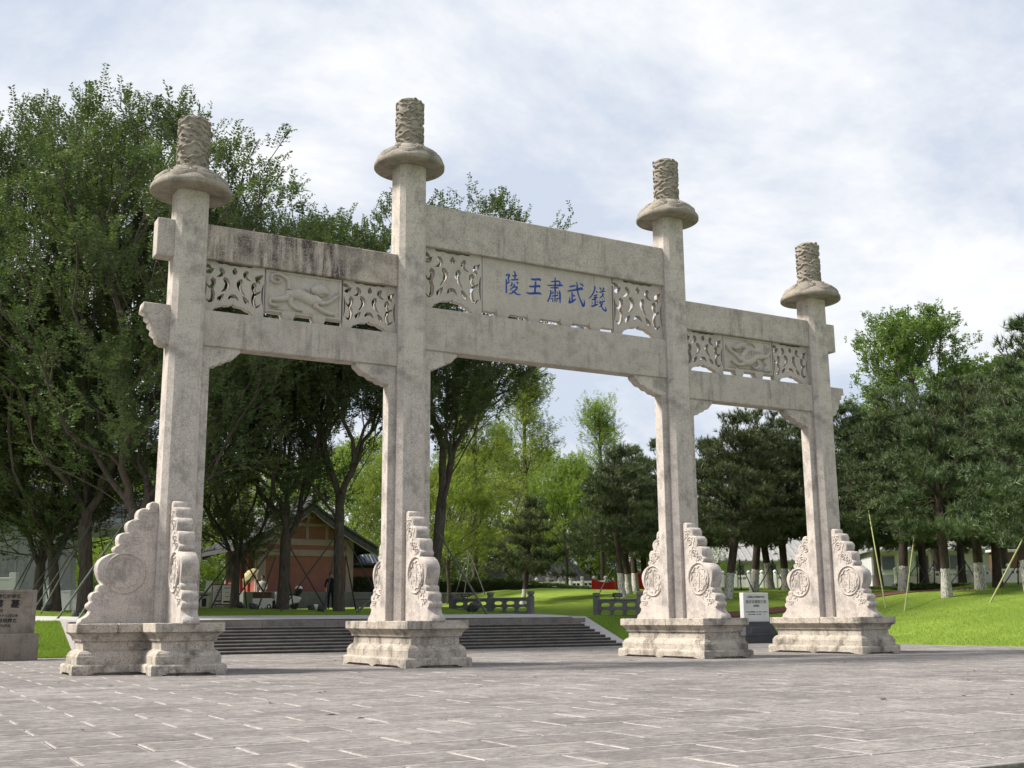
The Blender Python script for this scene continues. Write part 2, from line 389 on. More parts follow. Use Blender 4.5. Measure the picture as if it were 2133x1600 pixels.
def lawn_mat():
    m, t, b = material('lawn', .95, .1); N = NT(t)
    c = N.ramp(N.noise(.5, 6, .65), [(.3, (.135, .205, .028)), (.7, (.225, .305, .05))])
    c = N.mix(N.ramp(N.noise(22, 4, .7), [(.35, .45), (.6, 0.)]), c, (.05, .10, .014))
    N.link(c, b.inputs['Base Color']); N.bump(b, N.noise(40, 4, .7), .8, .04); return m
M['lawn'] = lawn_mat()
def paving_mat(name, edge=False):
    m, t, b = material(name, .88, .25); N = NT(t); oi = N.n('ShaderNodeObjectInfo'); geo = N.n('ShaderNodeNewGeometry')
    mpp = N.n('ShaderNodeMapping'); mpp.inputs['Rotation'].default_value = (0, 0, -GT); N.link(geo.outputs['Position'], mpp.inputs[0]); N.co = mpp.outputs[0]
    rnd = N.math('FRACT', N.math('ADD', oi.outputs['Random'], geo.outputs['Random Per Island']))
    if edge:
        c = N.ramp(N.noise(5, 6, .75), [(.36, (.185, .172, .166)), (.6, (.35, .33, .318))])
        N.link(c, b.inputs['Base Color']); N.bump(b, N.noise(60, 4, .7), .4, .01); return m
    c = N.ramp(N.noise(1.1, 6, .6), [(.3, (.15, .138, .134)), (.7, (.215, .20, .193))])
    hs = N.n('ShaderNodeHueSaturation'); N.link(c, hs.inputs['Color'])
    N.link(N.math('ADD', N.math('MULTIPLY', rnd, .26), .87), hs.inputs['Value'])
    N.link(N.math('ADD', N.math('MULTIPLY', rnd, .03), .485), hs.inputs['Hue'])
    c = hs.outputs[0]
    ch = N.noise(20, 8, .82, stretch=(.5, 1.5, 1))
    c = N.mix(1., c, N.ramp(ch, [(.33, .45), (.5, .97), (.66, 1.75)]), 'MULTIPLY')
    big = N.ramp(N.noise(.33, 4, .55, loc=(3, 8, 0)), [(.4, .86), (.62, 1.10)])
    c = N.mix(1., c, big, 'MULTIPLY')
    wear = N.math('MULTIPLY', N.ramp(N.noise(2.6, 7, .72, loc=(9, 2, 0)), [(.50, 0.), (.70, 1.)]), .7)
    c = N.mix(wear, c, (.34, .32, .31))
    N.link(c, b.inputs['Base Color'])
    N.bump(b, N.mix(.35, ch, N.noise(9, 5, .7)), .75, .03); return m
M['paving'] = paving_mat('paving_stone'); M['paving_edge'] = paving_mat('paving_margin', True)
M['mortar'] = plain('paving_joint', (.16, .148, .135), .95, .1, .35, 8, .4)
M['asphalt'] = plain('asphalt', (.05, .05, .05), .9, .2, .2, 20, .3)
# ================================================================== the setting
rng = random.Random(7)
def terrain():
    xs = np.concatenate([np.linspace(-400, -45, 12)[:-1], np.linspace(-45, 60, 211), np.linspace(60, 420, 12)[1:]])
    ys = np.concatenate([np.linspace(-60, 24, 12)[:-1], np.linspace(24, 84, 121), np.linspace(84, 700, 24)[1:]])
    V = [(x, y, gz(x, y)) for y in ys for x in xs]; n = len(xs)
    F = [(j*n+i, j*n+i+1, (j+1)*n+i+1, (j+1)*n+i) for j in range(len(ys)-1) for i in range(n-1)]
    return link('ground', npmesh('ground', V, F, M['lawn'], True))
tag(terrain(), kind='structure')

# paved plaza: a bed with running-bond slabs, long sides parallel to the gate
plaza = tag(MB().box(-60, EDGE_U, -EDGE_V, -18.25, -.05, -.028).build('plaza', M['mortar']), kind='structure')
plaza.location = (GO.x, GO.y, 0); plaza.rotation_euler = (0, 0, GT)
PU, PV = 1.268, .638
def slab_verts(l, w, dz, m=.017, g=.008, ml=.04):
    a, b = l/2-g, w/2-g; c = .007
    def r(i, z, j=None):
        j = i if j is None else j
        return [(-a+i, -b+j, z), (a-i, -b+j, z), (a-i, b-j, z), (-a+i, b-j, z)]
    return r(0, -.03) + r(0, -c+dz) + r(c, dz) + r(m, dz, ml) + r(m+.012, dz+.005, ml+.012)
SLABF = [(k*4+i, k*4+(i+1) % 4, k*4+4+(i+1) % 4, k*4+4+i) for k in range(4) for i in range(4)] + [(16, 17, 18, 19)]
def slab_mesh(name, l, w, dz):
    me = bpy.data.meshes.new(name); me.from_pydata(slab_verts(l, w, dz), [], SLABF)
    me.materials.append(M['paving']); me.materials.append(M['paving_edge'])
    for i, p in enumerate(me.polygons): p.material_index = 1 if 4 <= i < 12 else 0
    return me
slabs = []
k0 = int((EDGE_V)/PV)-1
row = 0
v = 18.25 - .05
rows = []
vv = 14.52 + .32
while vv < 18.2: vv += PV
while vv > EDGE_V + .2:
    rows.append(vv); vv -= PV
for i, vhi in enumerate(rows):
    vlo = max(vhi-PV, EDGE_V); vtop = min(vhi, 18.25)
    if vtop - vlo < .1: continue
    par = round((14.84-vhi)/PV) % 2
    u = -4.04 - 1.268*14 + (0 if par == 0 else .634)
    while u < EDGE_U:
        u1 = min(u+PU, EDGE_U)
        if u1-u > .1: slabs.append(((u+u1)/2, (vtop+vlo)/2, u1-u, vtop-vlo))
        u += PU
def in_view(u, v):
    p = gw(u, v); return p.y > 5 and abs(p.x)/p.y < .47
seen = sorted([s for s in slabs if in_view(s[0], s[1]) and gw(s[0], s[1]).y > 7.2], key=lambda s: gw(s[0], s[1]).length)
near, rest = seen[:300], [s for s in slabs if s not in set(seen[:300])]
protos = {}
for (u, v, l, w) in near:
    key = (round(l, 2), round(w, 2), rng.randrange(3))
    if key not in protos: protos[key] = slab_mesh('paving_slab', l, w, [-.003, 0, .003][key[2]])
    o = link('paving_slab', protos[key], plaza); o.location = (u, -v, 0)
V, F, MI = [], [], []
for (u, v, l, w) in rest:
    n = len(V); V += [(x+u, y-v, z) for x, y, z in slab_verts(l, w, rng.choice((-.003, 0, .003)))]; F += [tuple(i+n for i in f) for f in SLABF]; MI += [0]*4+[1]*8+[0]*5
me = npmesh('paving_slabs', V, F, [M['paving'], M['paving_edge']]); me.polygons.foreach_set('material_index', np.array(MI, np.int32))
tag(link('paving_slabs', me, plaza), kind='stuff')
road = tag(MB().box(-60, 60, -18.27, -45, -.2, -.10).build('road', M['asphalt']), kind='structure'); road.location = (GO.x, GO.y, 0); road.rotation_euler = (0, 0, GT)

# steps up to the terrace
S0, S1, SV, RUN, RISE = .62, 18.3, -10.4, .34, .098
steps = tag(MB().box(S0+.02, S1-.02, -SV+.1, -SV+3.05, -.03, .05).build('steps', M['dark_step']), kind='structure')
steps.location = (GO.x, GO.y, 0); steps.rotation_euler = (0, 0, GT)
for k in range(8):
    y0 = -SV + k*RUN
    joints = [S0] + sorted(S0 + (S1-S0)*(j+rng.uniform(.3, .7))/7 for j in range(7)) + [S1]
    mb = MB()
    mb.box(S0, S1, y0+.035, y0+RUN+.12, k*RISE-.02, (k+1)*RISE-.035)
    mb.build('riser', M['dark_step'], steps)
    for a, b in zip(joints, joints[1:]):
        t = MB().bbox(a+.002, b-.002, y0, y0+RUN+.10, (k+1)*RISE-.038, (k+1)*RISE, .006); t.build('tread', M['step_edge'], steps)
yk = -SV + 8*RUN
a = S0-.5
while a < S1+.2:
    b = min(a + rng.uniform(1.6, 2.3), S1+.25)
    MB().bbox(a+.003, b-.003, yk, yk+.95, .75, .99+rng.uniform(-.004, .004), .01).build('kerb_stone', M['step_edge'], steps); a = b
MB().box(8.9+3.0, 8.9+3.32, yk-.004, yk+.02, .80, .985).build('yellow_patch', M['yellow_mark'], steps)
for nm, (a, b) in (('cheek_slab', (S0-.62, S0-.02)), ('cheek_slab', (S1+.02, S1+.66))):
    pr = [(-SV-.1+.75, -.03), (-SV+3.6, -.03), (-SV+3.6, 1.04), (-SV+3.35, 1.04), (-SV-.1+.75, .10)]
    MB().prism(pr, a, b, 'x').build(nm, M['cheek'], steps)
def sheet(name, u0, u1, d0, d1, mat, lift, nu=60, nd=10, wob=0.):
    V = []
    for j in range(nd+1):
        for i in range(nu+1):
            u = u0 + (u1-u0)*i/nu; d = d0 + (d1-d0)*j/nd + (wob*math.sin(u*.5) if j in (0, nd) else 0)
            p = gw(u, EDGE_V-d); V.append((p.x, p.y, gz(p.x, p.y)+lift))
    F = [(j*(nu+1)+i, j*(nu+1)+i+1, (j+1)*(nu+1)+i+1, (j+1)*(nu+1)+i) for j in range(nd) for i in range(nu)]
    return tag(link(name, npmesh(name, V, F, mat, True)), kind='structure')
sheet('terrace_path', -24, 19.5, 2.95, 7.6, M['path'], .03, 80, 12)
sheet('soil_bed', 19.6, 44, 4.2, 5.6, M['soil'], .03, 60, 6, .15)

# retaining wall of coursed blocks with coping, carrying the hedge terrace
WV, WU0, WU1 = -36.9, -6.0, 31.0
wall = tag(MB().box(WU0, WU1, -WV+.06, -WV+.5, 1.0, 2.38).build('retaining_wall', M['wall_stone']), 'grey coursed stone retaining wall below the red house and the hedge', 'wall')
wall.location = (GO.x, GO.y, 0); wall.rotation_euler = (0, 0, GT)
for r in range(5):
    u = WU0 - rng.uniform(0, .8)
    while u < WU1:
        l = rng.uniform(1.5, 2.3); a, b = max(u, WU0), min(u+l, WU1)
        if b-a > .2: MB().bbox(a+.008, b-.008, -WV+rng.uniform(0, .02), -WV+.2, 1.2+r*.235, 1.2+(r+1)*.235-.008, .012).build('block', M['wall_stone'], wall)
        u += l
u = WU0
while u < WU1:
    b = min(u+1.8, WU1); MB().bbox(u+.004, b-.004, -WV-.06, -WV+.5, 2.38, 2.47, .012).build('coping', M['wall_stone'], wall); u = b

# dry leaves lying on the paving
rsl = np.random.RandomState(12); LV, LF = [], []
for k in range(90):
    u_, v_ = rsl.uniform(-4, 24), rsl.uniform(-9, 14); p = gw(u_, v_); a = rsl.uniform(0, 6.28); L_ = rsl.uniform(.03, .07); n = len(LV)
    ca, sa = math.cos(a), math.sin(a)
    LV += [(p.x+ca*x-sa*y, p.y+sa*x+ca*y, .008+z) for x, y, z in ((-L_, 0, .002), (0, L_*.45, .014), (L_, 0, .006), (0, -L_*.45, .010))]; LF += [(n, n+1, n+2), (n, n+2, n+3)]
tag(link('fallen_leaves', npmesh('fallen_leaves', LV, LF, plain('dry_leaf', (.09, .05, .025), .9, .1, .4, 40))), kind='stuff')
# brush strokes of the inscription as (along gate, height, width)
CHARS = [
[[(7.76,9.296,0.033),(7.797,9.324,0.045),(7.856,9.333,0.049),(7.83,9.265,0.045),(7.822,9.226,0.041),(7.838,9.183,0.041),(7.838,9.138,0.037),(7.796,9.098,0.02)],[(7.759,9.202,0.033),(7.771,9.151,0.053),(7.766,9.053,0.041),(7.766,8.963,0.045),(7.765,8.872,0.049),(7.76,8.846,0.016)],[(7.99,9.439,0.037),(8.019,9.406,0.045),(8.019,9.33,0.045),(8.009,9.238,0.037)],[(7.943,9.315,0.025),(8.006,9.328,0.037),(8.069,9.349,0.037)],[(7.905,9.204,0.025),(8.005,9.226,0.041),(8.11,9.248,0.041)],[(7.929,9.143,0.041),(7.925,9.09,0.045),(7.882,9.031,0.01)],[(8.067,9.174,0.033),(8.097,9.152,0.049),(8.113,9.143,0.029)],[(8.004,9.112,0.037),(7.978,9.052,0.041),(7.877,8.944,0.016)],[(7.978,9.022,0.025),(8.07,9.05,0.041),(8.062,9.004,0.045),(8.002,8.935,0.041),(7.927,8.872,0.029),(7.843,8.827,0.01)],[(7.927,8.94,0.02),(7.994,8.904,0.045),(8.077,8.862,0.049),(8.182,8.862,0.011)]],
[[(8.479,9.309,0.045),(8.607,9.319,0.066),(8.736,9.342,0.057),(8.739,9.296,0.033)],[(8.425,9.111,0.041),(8.579,9.132,0.057),(8.724,9.164,0.061),(8.715,9.128,0.025)],[(8.61,9.263,0.049),(8.604,9.14,0.061),(8.58,8.954,0.057)],[(8.338,8.94,0.025),(8.448,8.932,0.057),(8.602,8.96,0.061),(8.73,8.974,0.061),(8.777,8.942,0.02)]],
[[(9.186,9.445,0.044),(9.195,9.392,0.044),(9.186,9.183,0.057),(9.182,8.976,0.04),(9.175,8.806,0.031)],[(9.072,9.323,0.026),(9.189,9.35,0.04),(9.303,9.37,0.04),(9.33,9.336,0.053),(9.319,9.252,0.053)],[(8.958,9.208,0.022),(9.187,9.248,0.044),(9.329,9.265,0.057),(9.414,9.282,0.053)],[(9.045,9.16,0.022),(9.186,9.185,0.04),(9.285,9.197,0.04)],[(9.044,9.093,0.04),(9.058,9.05,0.053),(9.037,8.964,0.044),(9.003,8.869,0.04),(8.96,8.789,0.044)],[(9.312,9.122,0.04),(9.325,9.061,0.057),(9.327,8.913,0.057),(9.325,8.801,0.035)],[(9.119,9.079,0.031),(9.127,9.034,0.031),(9.09,9.009,0.016)],[(9.246,9.088,0.026),(9.25,9.051,0.031),(9.287,9.056,0.022)],[(9.079,8.941,0.018),(9.182,8.976,0.04),(9.272,8.992,0.031)],[(9.045,8.871,0.013),(9.106,8.887,0.031),(9.115,8.851,0.031),(9.104,8.792,0.018)],[(9.303,8.918,0.026),(9.233,8.896,0.035),(9.236,8.851,0.031),(9.231,8.813,0.013)]],
[[(9.618,9.264,0.022),(9.7,9.296,0.049),(9.801,9.323,0.044)],[(9.563,9.14,0.022),(9.697,9.183,0.049),(9.861,9.235,0.062),(9.997,9.275,0.071),(9.991,9.236,0.035)],[(9.841,9.417,0.026),(9.854,9.352,0.049),(9.852,9.251,0.057),(9.877,9.12,0.044),(9.914,9.024,0.044),(9.969,8.915,0.062),(10.024,8.813,0.071),(10.064,8.894,0.053),(10.057,8.985,0.011)],[(9.942,9.398,0.031),(9.999,9.376,0.053),(10.037,9.339,0.044)],[(9.691,9.128,0.049),(9.694,9.045,0.053),(9.691,8.911,0.053)],[(9.704,9.046,0.035),(9.771,9.055,0.04),(9.77,9.022,0.013)],[(9.621,8.985,0.031),(9.62,8.91,0.044),(9.595,8.865,0.053)],[(9.585,8.843,0.053),(9.662,8.874,0.066),(9.749,8.927,0.049),(9.817,8.978,0.013)]],
[[(10.388,9.388,0.035),(10.401,9.344,0.049),(10.354,9.219,0.04),(10.283,9.108,0.031),(10.203,9.025,0.011)],[(10.428,9.263,0.031),(10.462,9.246,0.049),(10.481,9.232,0.022)],[(10.361,9.135,0.022),(10.42,9.147,0.044),(10.47,9.175,0.022)],[(10.35,9.075,0.018),(10.419,9.101,0.04),(10.487,9.097,0.022)],[(10.295,9.004,0.022),(10.379,9.045,0.04),(10.447,9.062,0.026)],[(10.41,9.108,0.04),(10.397,9.013,0.049),(10.394,8.887,0.044)],[(10.298,8.941,0.026),(10.327,8.924,0.035)],[(10.475,8.998,0.026),(10.454,8.954,0.031)],[(10.276,8.838,0.04),(10.354,8.865,0.053),(10.482,8.915,0.022)],[(10.539,9.358,0.031),(10.583,9.36,0.035),(10.586,9.301,0.026)],[(10.531,9.243,0.022),(10.62,9.272,0.035),(10.724,9.303,0.026)],[(10.643,9.377,0.022),(10.682,9.37,0.035),(10.63,9.29,0.031),(10.619,9.221,0.026),(10.694,9.095,0.022)],[(10.668,9.228,0.026),(10.617,9.153,0.035),(10.536,9.083,0.013)],[(10.525,9.03,0.022),(10.573,8.995,0.035)],[(10.614,9.076,0.022),(10.624,9.052,0.026)],[(10.513,8.953,0.022),(10.602,8.99,0.04),(10.702,9.037,0.026)],[(10.563,9.01,0.035),(10.571,8.944,0.044),(10.598,8.863,0.044),(10.655,8.794,0.053),(10.724,8.778,0.049),(10.73,8.829,0.031),(10.707,8.877,0.011)],[(10.631,8.968,0.031),(10.59,8.904,0.035),(10.52,8.844,0.011)]]]
SIGN = [
('black_ink',[[(7.518,9.405,0.02),(7.474,9.346,0.014),(7.453,9.317,0.009)],[(7.518,9.392,0.014),(7.589,9.35,0.014)],[(7.482,9.334,0.011),(7.553,9.344,0.011)],[(7.474,9.294,0.011),(7.56,9.309,0.011)],[(7.517,9.339,0.013),(7.514,9.241,0.013)],[(7.459,9.233,0.013),(7.56,9.251,0.013)],[(7.589,9.363,0.013),(7.596,9.233,0.014)],[(7.473,9.15,0.011),(7.559,9.169,0.011)],[(7.517,9.195,0.013),(7.516,9.097,0.013)],[(7.466,9.084,0.013),(7.588,9.107,0.013)],[(7.472,9.0,0.011),(7.53,9.01,0.011)],[(7.501,9.023,0.013),(7.493,8.918,0.013)],[(7.551,9.024,0.011),(7.558,8.966,0.013)],[(7.529,8.962,0.011),(7.594,8.978,0.011)],[(7.558,8.966,0.013),(7.543,8.892,0.011)],[(7.465,8.901,0.011),(7.529,8.923,0.011)],[(7.601,8.933,0.011),(7.608,8.856,0.014)],[(7.388,9.229,0.011),(7.431,9.232,0.011)],[(7.388,9.19,0.011),(7.416,9.148,0.009)],[(7.38,9.078,0.011),(7.444,9.083,0.01)],[(7.387,9.02,0.01),(7.415,9.037,0.01)],[(7.408,8.997,0.01),(7.393,8.852,0.009)],[(7.358,8.951,0.009),(7.429,8.968,0.009)],[(7.273,9.082,0.009),(7.33,9.077,0.009)],[(7.287,9.032,0.009),(7.316,9.01,0.009)],[(7.301,8.969,0.009),(7.294,8.865,0.009)],[(7.265,8.925,0.009),(7.33,8.941,0.009)],[(7.272,8.784,0.009),(7.315,8.841,0.009)],[(7.615,8.896,0.014),(7.622,8.851,0.011)]]),
('seal_red',[[(7.471,8.785,0.013),(7.593,8.795,0.013)],[(7.471,8.785,0.013),(7.463,8.661,0.013)],[(7.593,8.795,0.013),(7.592,8.665,0.013)],[(7.463,8.661,0.013),(7.592,8.665,0.013)],[(7.5,8.763,0.01),(7.499,8.685,0.01)],[(7.528,8.773,0.01),(7.525,8.675,0.01)],[(7.557,8.771,0.01),(7.556,8.68,0.01)],[(7.485,8.729,0.01),(7.578,8.735,0.01)],[(7.485,8.696,0.01),(7.578,8.702,0.01)]])]
# ================================================================== the memorial gate
gate = empty('memorial_gate', (GO.x, GO.y, 0), GT, 'tall weathered granite memorial gate with four pillars, cloud-carved finials and blue inscription', 'gate')
A1, B1 = 5.15, 7.74
PS = [0, A1, A1+B1, 2*A1+B1]
VB = .19                                         # half thickness of the beams
HEI = [(10.16, 11.64), (11.74, 13.24), (11.74, 13.24), (10.16, 11.64)]
def octo(h, c, cx_=0, cy_=0, z=0): return [(cx_+a, cy_+b, z) for a, b in ((-h+c, -h), (h-c, -h), (h, -h+c), (h, h-c), (h-c, h), (-h+c, h), (-h, h-c), (-h, -h+c))]
PL = [(.0, .055), (.15, 0), (.178, .005), (.20, .028), (.207, .055), (.208, .088), (.352, .088), (.36, .10), (.40, .116), (.44, .15), (.462, .192), (.475, .206), (.63, .206), (.632, .166), (.668, .16), (.71, .145), (.75, .11), (.776, .07), (.78, .05), (.785, .05), (.955, .05), (.96, .06)]
def plinth(parent, x0, x1, y0, y1, dz=0., feet=(1, 1, 1, 1)):
    rings = []
    for z, i in PL[1:]:
        j = 0.
        rings.append([(x0+i, y0+i, z+dz), (x1-i, y0+i, z+dz), (x1-i, y1-i, z+dz), (x0+i, y1-i, z+dz)])
    rings[0] = [(x, y, .055) for x, y, z in rings[0]]
    rings.insert(1, [(x, y, .15) for x, y, z in rings[0]])
    n_low = 14
    low = MB().loft(rings[:19]).build('plinth', M['plinth'], parent)
    # the cap slab is cut in two stones
    zc0, zc1, i = .782+dz, .958+dz, .05
    long_y = (y1-y0) > (x1-x0)
    q = .43
    for a, b in ((0, q), (q, 1)):
        g0, g1 = (0 if a == 0 else .004), (0 if b == 1 else .004)
        if long_y: bx_ = (x0+i, x1-i, y0+i+(y1-y0-2*i)*a+g0, y0+i+(y1-y0-2*i)*b-g1)
        else: bx_ = (x0+i+(x1-x0-2*i)*a+g0, x0+i+(x1-x0-2*i)*b-g1, y0+i, y1-i)
        MB().bbox(*bx_, zc0, zc1, .014).build('cap_stone', M['plinth'], low)
    MB().box(x0+.1, x1-.1, y0+.1, y1-.1, -.01, .07).build('foot_core', M['plinth'], low)
    def side(l):                                  # scalloped apron seen from the side, between corner feet
        h = l/2; c = min(.36, l*.2); pts = [(-h, 0), (-h+c*.45, 0)]
        pts += [(-h+c*.5, .018), (-h+c*.6, 0.004), (-h+c*.72, .004), (-h+c*.78, .024), (-h+c, .024), (-h+c*1.15, .05)]
        if l > 2:
            pts += [(-.22, .05), (-.12, .03), (-.05, .002), (0, -.002)]
        half = pts; full = half + [(-a, z) for a, z in reversed(half) if a < -1e-6]
        return full + [(h, .06), (-h, .06)]
    for k, (ln, fn) in enumerate(((x1-x0, lambda a, d, z: ((x0+x1)/2+a, y0+d, z)), (x1-x0, lambda a, d, z: ((x0+x1)/2+a, y1-d, z)), (y1-y0, lambda a, d, z: (x0+d, (y0+y1)/2+a, z)), (y1-y0, lambda a, d, z: (x1-d, (y0+y1)/2+a, z)))):
        if not feet[k]: continue
        pl = side(ln-.002*(k > 1)*2); n = len(pl); v = [fn(a, 0.0005*k, z) for a, z in pl] + [fn(a, .16, z) for a, z in pl]
        MB().add(v, [tuple(range(n)), tuple(range(n, 2*n))[::-1]] + [(i, i+n, (i+1) % n+n, (i+1) % n) for i in range(n)]).build('foot_apron', M['plinth'], low)
    return low
# buttress outline: (out from pillar, height above plinth)
BN = [((.0, 2.34), (.16, 2.22), .075), ((.16, 2.22), (.38, 2.03), .085), ((.38, 2.03), (.50, 1.73), .10), ((.50, 1.73), (.71, 1.50), .10), ((.71, 1.50), (.73, 1.36), .055),
      ((.73, 1.36), (.95, .735), .19), ((.95, .735), (1.05, .60), .045), ((1.05, .60), (1.15, .41), .06), ((1.15, .41), (1.16, .26), .055)]
def buttress_poly():
    o = [(-.03, 0), (-.03, 2.34)]
    for p, q, b in BN: o += arc(p, q, b*1.4, 8)
    o += [(1.16, .26), (1.20, .17), (1.27, .11), (1.33, .085), (1.36, .03), (1.37, 0)]
    return o
BPOLY = buttress_poly(); BT = .16
def buttress_mesh():
    me = flat_fill('buttress', [BPOLY], 2*BT, .018); me.materials.append(M['gate']); return me
BMESH = buttress_mesh()
def on_face(s):                                   # lay relief on either flat side of a buttress lying in its own x-z plane
    return lambda a, b, h: (a, s*(BT+h), b)
def buttress_relief():
    out = []
    for s in (-1, 1):
        fn = on_face(s); med = MB(); cl = MB()
        ring = [(.585+.385*math.cos(2*math.pi*i/40), 1.0-.03+.385*math.sin(2*math.pi*i/40), .045) for i in range(41)]
        med.ridge(ring, fn, .034)
        wav = [(.585+(.29+.022*math.sin(10*2*math.pi*i/60))*math.cos(2*math.pi*i/60), .97+(.29+.022*math.sin(10*2*math.pi*i/60))*math.sin(2*math.pi*i/60), .026) for i in range(61)]
        med.ridge(wav, fn, .024)
        med.ridge(smoothline([(.585, 1.20, .03), (.60, 1.0, .05), (.575, .75, .03)]), fn, .018)
        for k in range(6):
            a0 = k*math.pi/3+.3; med.ridge(spiral(.585+.15*math.cos(a0), .97+.15*math.sin(a0), .085, 1.0, .024, a0, 10, 1 if k % 2 else -1), fn, .014)
        for (x, z, r, t) in ((.27, 1.90, .13, 1.6), (.42, 1.60, .10, 1.4), (.60, 1.47, .075, 1.3), (.84, .60, .11, 1.5), (1.0, .40, .075, 1.3), (.18, 2.13, .07, 1.2)):
            cl.ridge(spiral(x, z, r, t, .042, .6, 16), fn, .02)
            lob = [(x+(r*1.42+.03*math.sin(5*th))*math.cos(th), z+(r*1.42+.03*math.sin(5*th))*math.sin(th), .026) for th in [-.6+4.6*i/24 for i in range(25)]]
            cl.ridge([p for p in lob if inside(BPOLY, p[0], p[1])] or lob[:3], fn, .016)
        out.append((med.mesh('medallion', M['gate'], 60), cl.mesh('cloud_scroll', M['gate'], 60)))
    return out
def inside(poly, x, y):
    c = False; n = len(poly)
    for i in range(n):
        (x0, y0), (x1, y1) = poly[i], poly[i-1]
        if (y0 > y) != (y1 > y) and x < (x1-x0)*(y-y0)/(y1-y0)+x0: c = not c
    return c
BREL = buttress_relief()
def add_buttress(parent, x, y, rz):
    b = link('buttress', BMESH, parent); b.location = (x, y, .955); b.rotation_euler = (0, 0, rz)
    for md, cl in BREL: link('medallion', md, b); tag(link('cloud_scroll', cl, b), kind='stuff')
def cap_mesh(r):
    prof = [(.05, -.15), (.30, -.15), (r*.84, -.158), (r*.975, -.152), (r*.998, -.135), (r*1.0, -.06), (r*.98, -.025), (r*.90, .075), (r*.78, .175), (r*.62, .265), (.42, .34), (.1, .36)]
    mb = MB().lathe(prof, n=40)
    g = random.Random(int(r*100)); fn0 = lambda s, a, h: ((s+.0)*math.cos(a), s*math.sin(a), .0)
    def top(a, b, h):                              # radius b, angle a
        z = np.interp(b, [.42, r*.62, r*.78, r*.90, r*.97], [.34, .265, .175, .085, .0]); return (b*math.cos(a), b*math.sin(a), float(z)+h)
    rel = MB()
    for k in range(8):
        a0 = k*math.pi/4 + .2
        for j in range(4):
            rel.ridge(smoothline([(a0-.36+.02*j, r*(.52+.11*j), .03), (a0+.0, r*(.60+.11*j), .07), (a0+.36, r*(.52+.11*j), .03)]), top, .05)
        rel.ridge([(a0+.36+.13*math.cos(t)*(1-t/9), r*(.72+.16*math.sin(t)*(1-t/9)), .035) for t in [i*.5 for i in range(15)]], top, .055)
    return mb.mesh('cap_disc', M['gate_cap'], 50), rel.mesh('wave_carving', M['gate_cap'], 60)
CAPS = {.86: cap_mesh(.86), .85: cap_mesh(.85)}
def finial_mesh(h, seed):
    r = .315; core = MB().lathe([(r-.01, .0), (r, .03), (r, h-.06), (r-.02, h-.045), (r-.02, h-.02), (r-.06, h), (r*.55, h+.045), (.05, h+.06)], n=36).mesh('finial', M['gate_cap'], 50)
    g = random.Random(seed); rel = MB()
    def cyl(a, b, hh): return ((r+hh)*math.cos(a), (r+hh)*math.sin(a), b)
    nz = 6
    for j in range(nz):
        for k in range(6):
            a = (k+.5*(j % 2))*2*math.pi/6 + g.uniform(-.12, .12); z = .12+(h-.26)*j/(nz-1) + g.uniform(-.03, .03); s = g.choice((-1, 1))
            # cloud wisps: a curling head with trailing tails (a in radians, widths in metres along the wall)
            rel.ridge([(a+s*p[0]/r, z+p[1], p[2]) for p in smoothline([(-.19, -.085, .02), (-.07, -.01, .07), (.05, .0, .085), (.13, .075, .07), (.19, .06, .025)])], lambda x, y, q: cyl(x, y, q), .036)
            rel.ridge([(a+s*p[0]/r, z+p[1], p[2]) for p in smoothline([(.0, .0, .03), (-.06, .07, .055), (-.01, .11, .045), (.04, .075, .03)])], lambda x, y, q: cyl(x, y, q), .038)
    for rz_ in (.015, h-.075): rel.ridge([(2*math.pi*i/36, rz_, .035) for i in range(37)], cyl, .02)
    return core, rel.mesh('cloud_carving', M['gate_cap'], 60)
for i, u in enumerate(PS):
    zd, zt = HEI[i]; end = i in (0, 3); sg = -1 if i == 0 else 1
    hw = .70 if end else .765
    plinth(gate, u-hw, u+hw, -1.78, 1.78)
    if end:
        a, b = (u-1.9, u-.05) if i == 0 else (u+.05, u+1.9)
        plinth(gate, a, b, -.70, .70, -.003)
    pil = empty('pillar', (u, 0, 0)); pil.parent = gate
    top = zd-.14
    MB().loft([octo(.362, .115, z=.90), octo(.350, .112, z=5.5), octo(.338, .108, z=top)]).build('shaft', M['gate'], pil)
    r = .86 if end else .85
    dm, rm = CAPS[r]
    o = link('cap_disc', dm, pil); o.location = (0, 0, zd); o.rotation_euler = (0, 0, i*.9)
    o = link('wave_carving', rm, pil); o.location = (0, 0, zd); o.rotation_euler = (0, 0, i*.9)
    fm, fr = finial_mesh(zt-zd-.22, 40+i)
    for nm, me_ in (('finial', fm), ('cloud_carving', fr)):
        o = link(nm, me_, pil); o.location = (0, 0, zd+.32)
    # front, back and (on the end pillars) outer buttress stones
    add_buttress(pil, 0, -.36, -math.pi/2); add_buttress(pil, 0, .36, math.pi/2)
    if end: add_buttress(pil, sg*.36, 0, math.pi if i == 0 else 0)
    # half-pilasters carrying the brackets
    for s in (-1, 1):
        if end and s == sg: continue
        zb = 6.70 if (not end and ((i == 1 and s == 1) or (i == 2 and s == -1))) else 6.24
        MB().bbox(min(s*.33, s*.53), max(s*.33, s*.53), -.155, .155, .90, zb, .01).build('pilaster', M['gate'], pil)
SPAN = [(0, 1, 9.36, 8.58, 7.45, 6.675), (1, 2, 10.733, 9.684, 8.184, 7.148), (2, 3, 9.36, 8.58, 7.45, 6.675)]
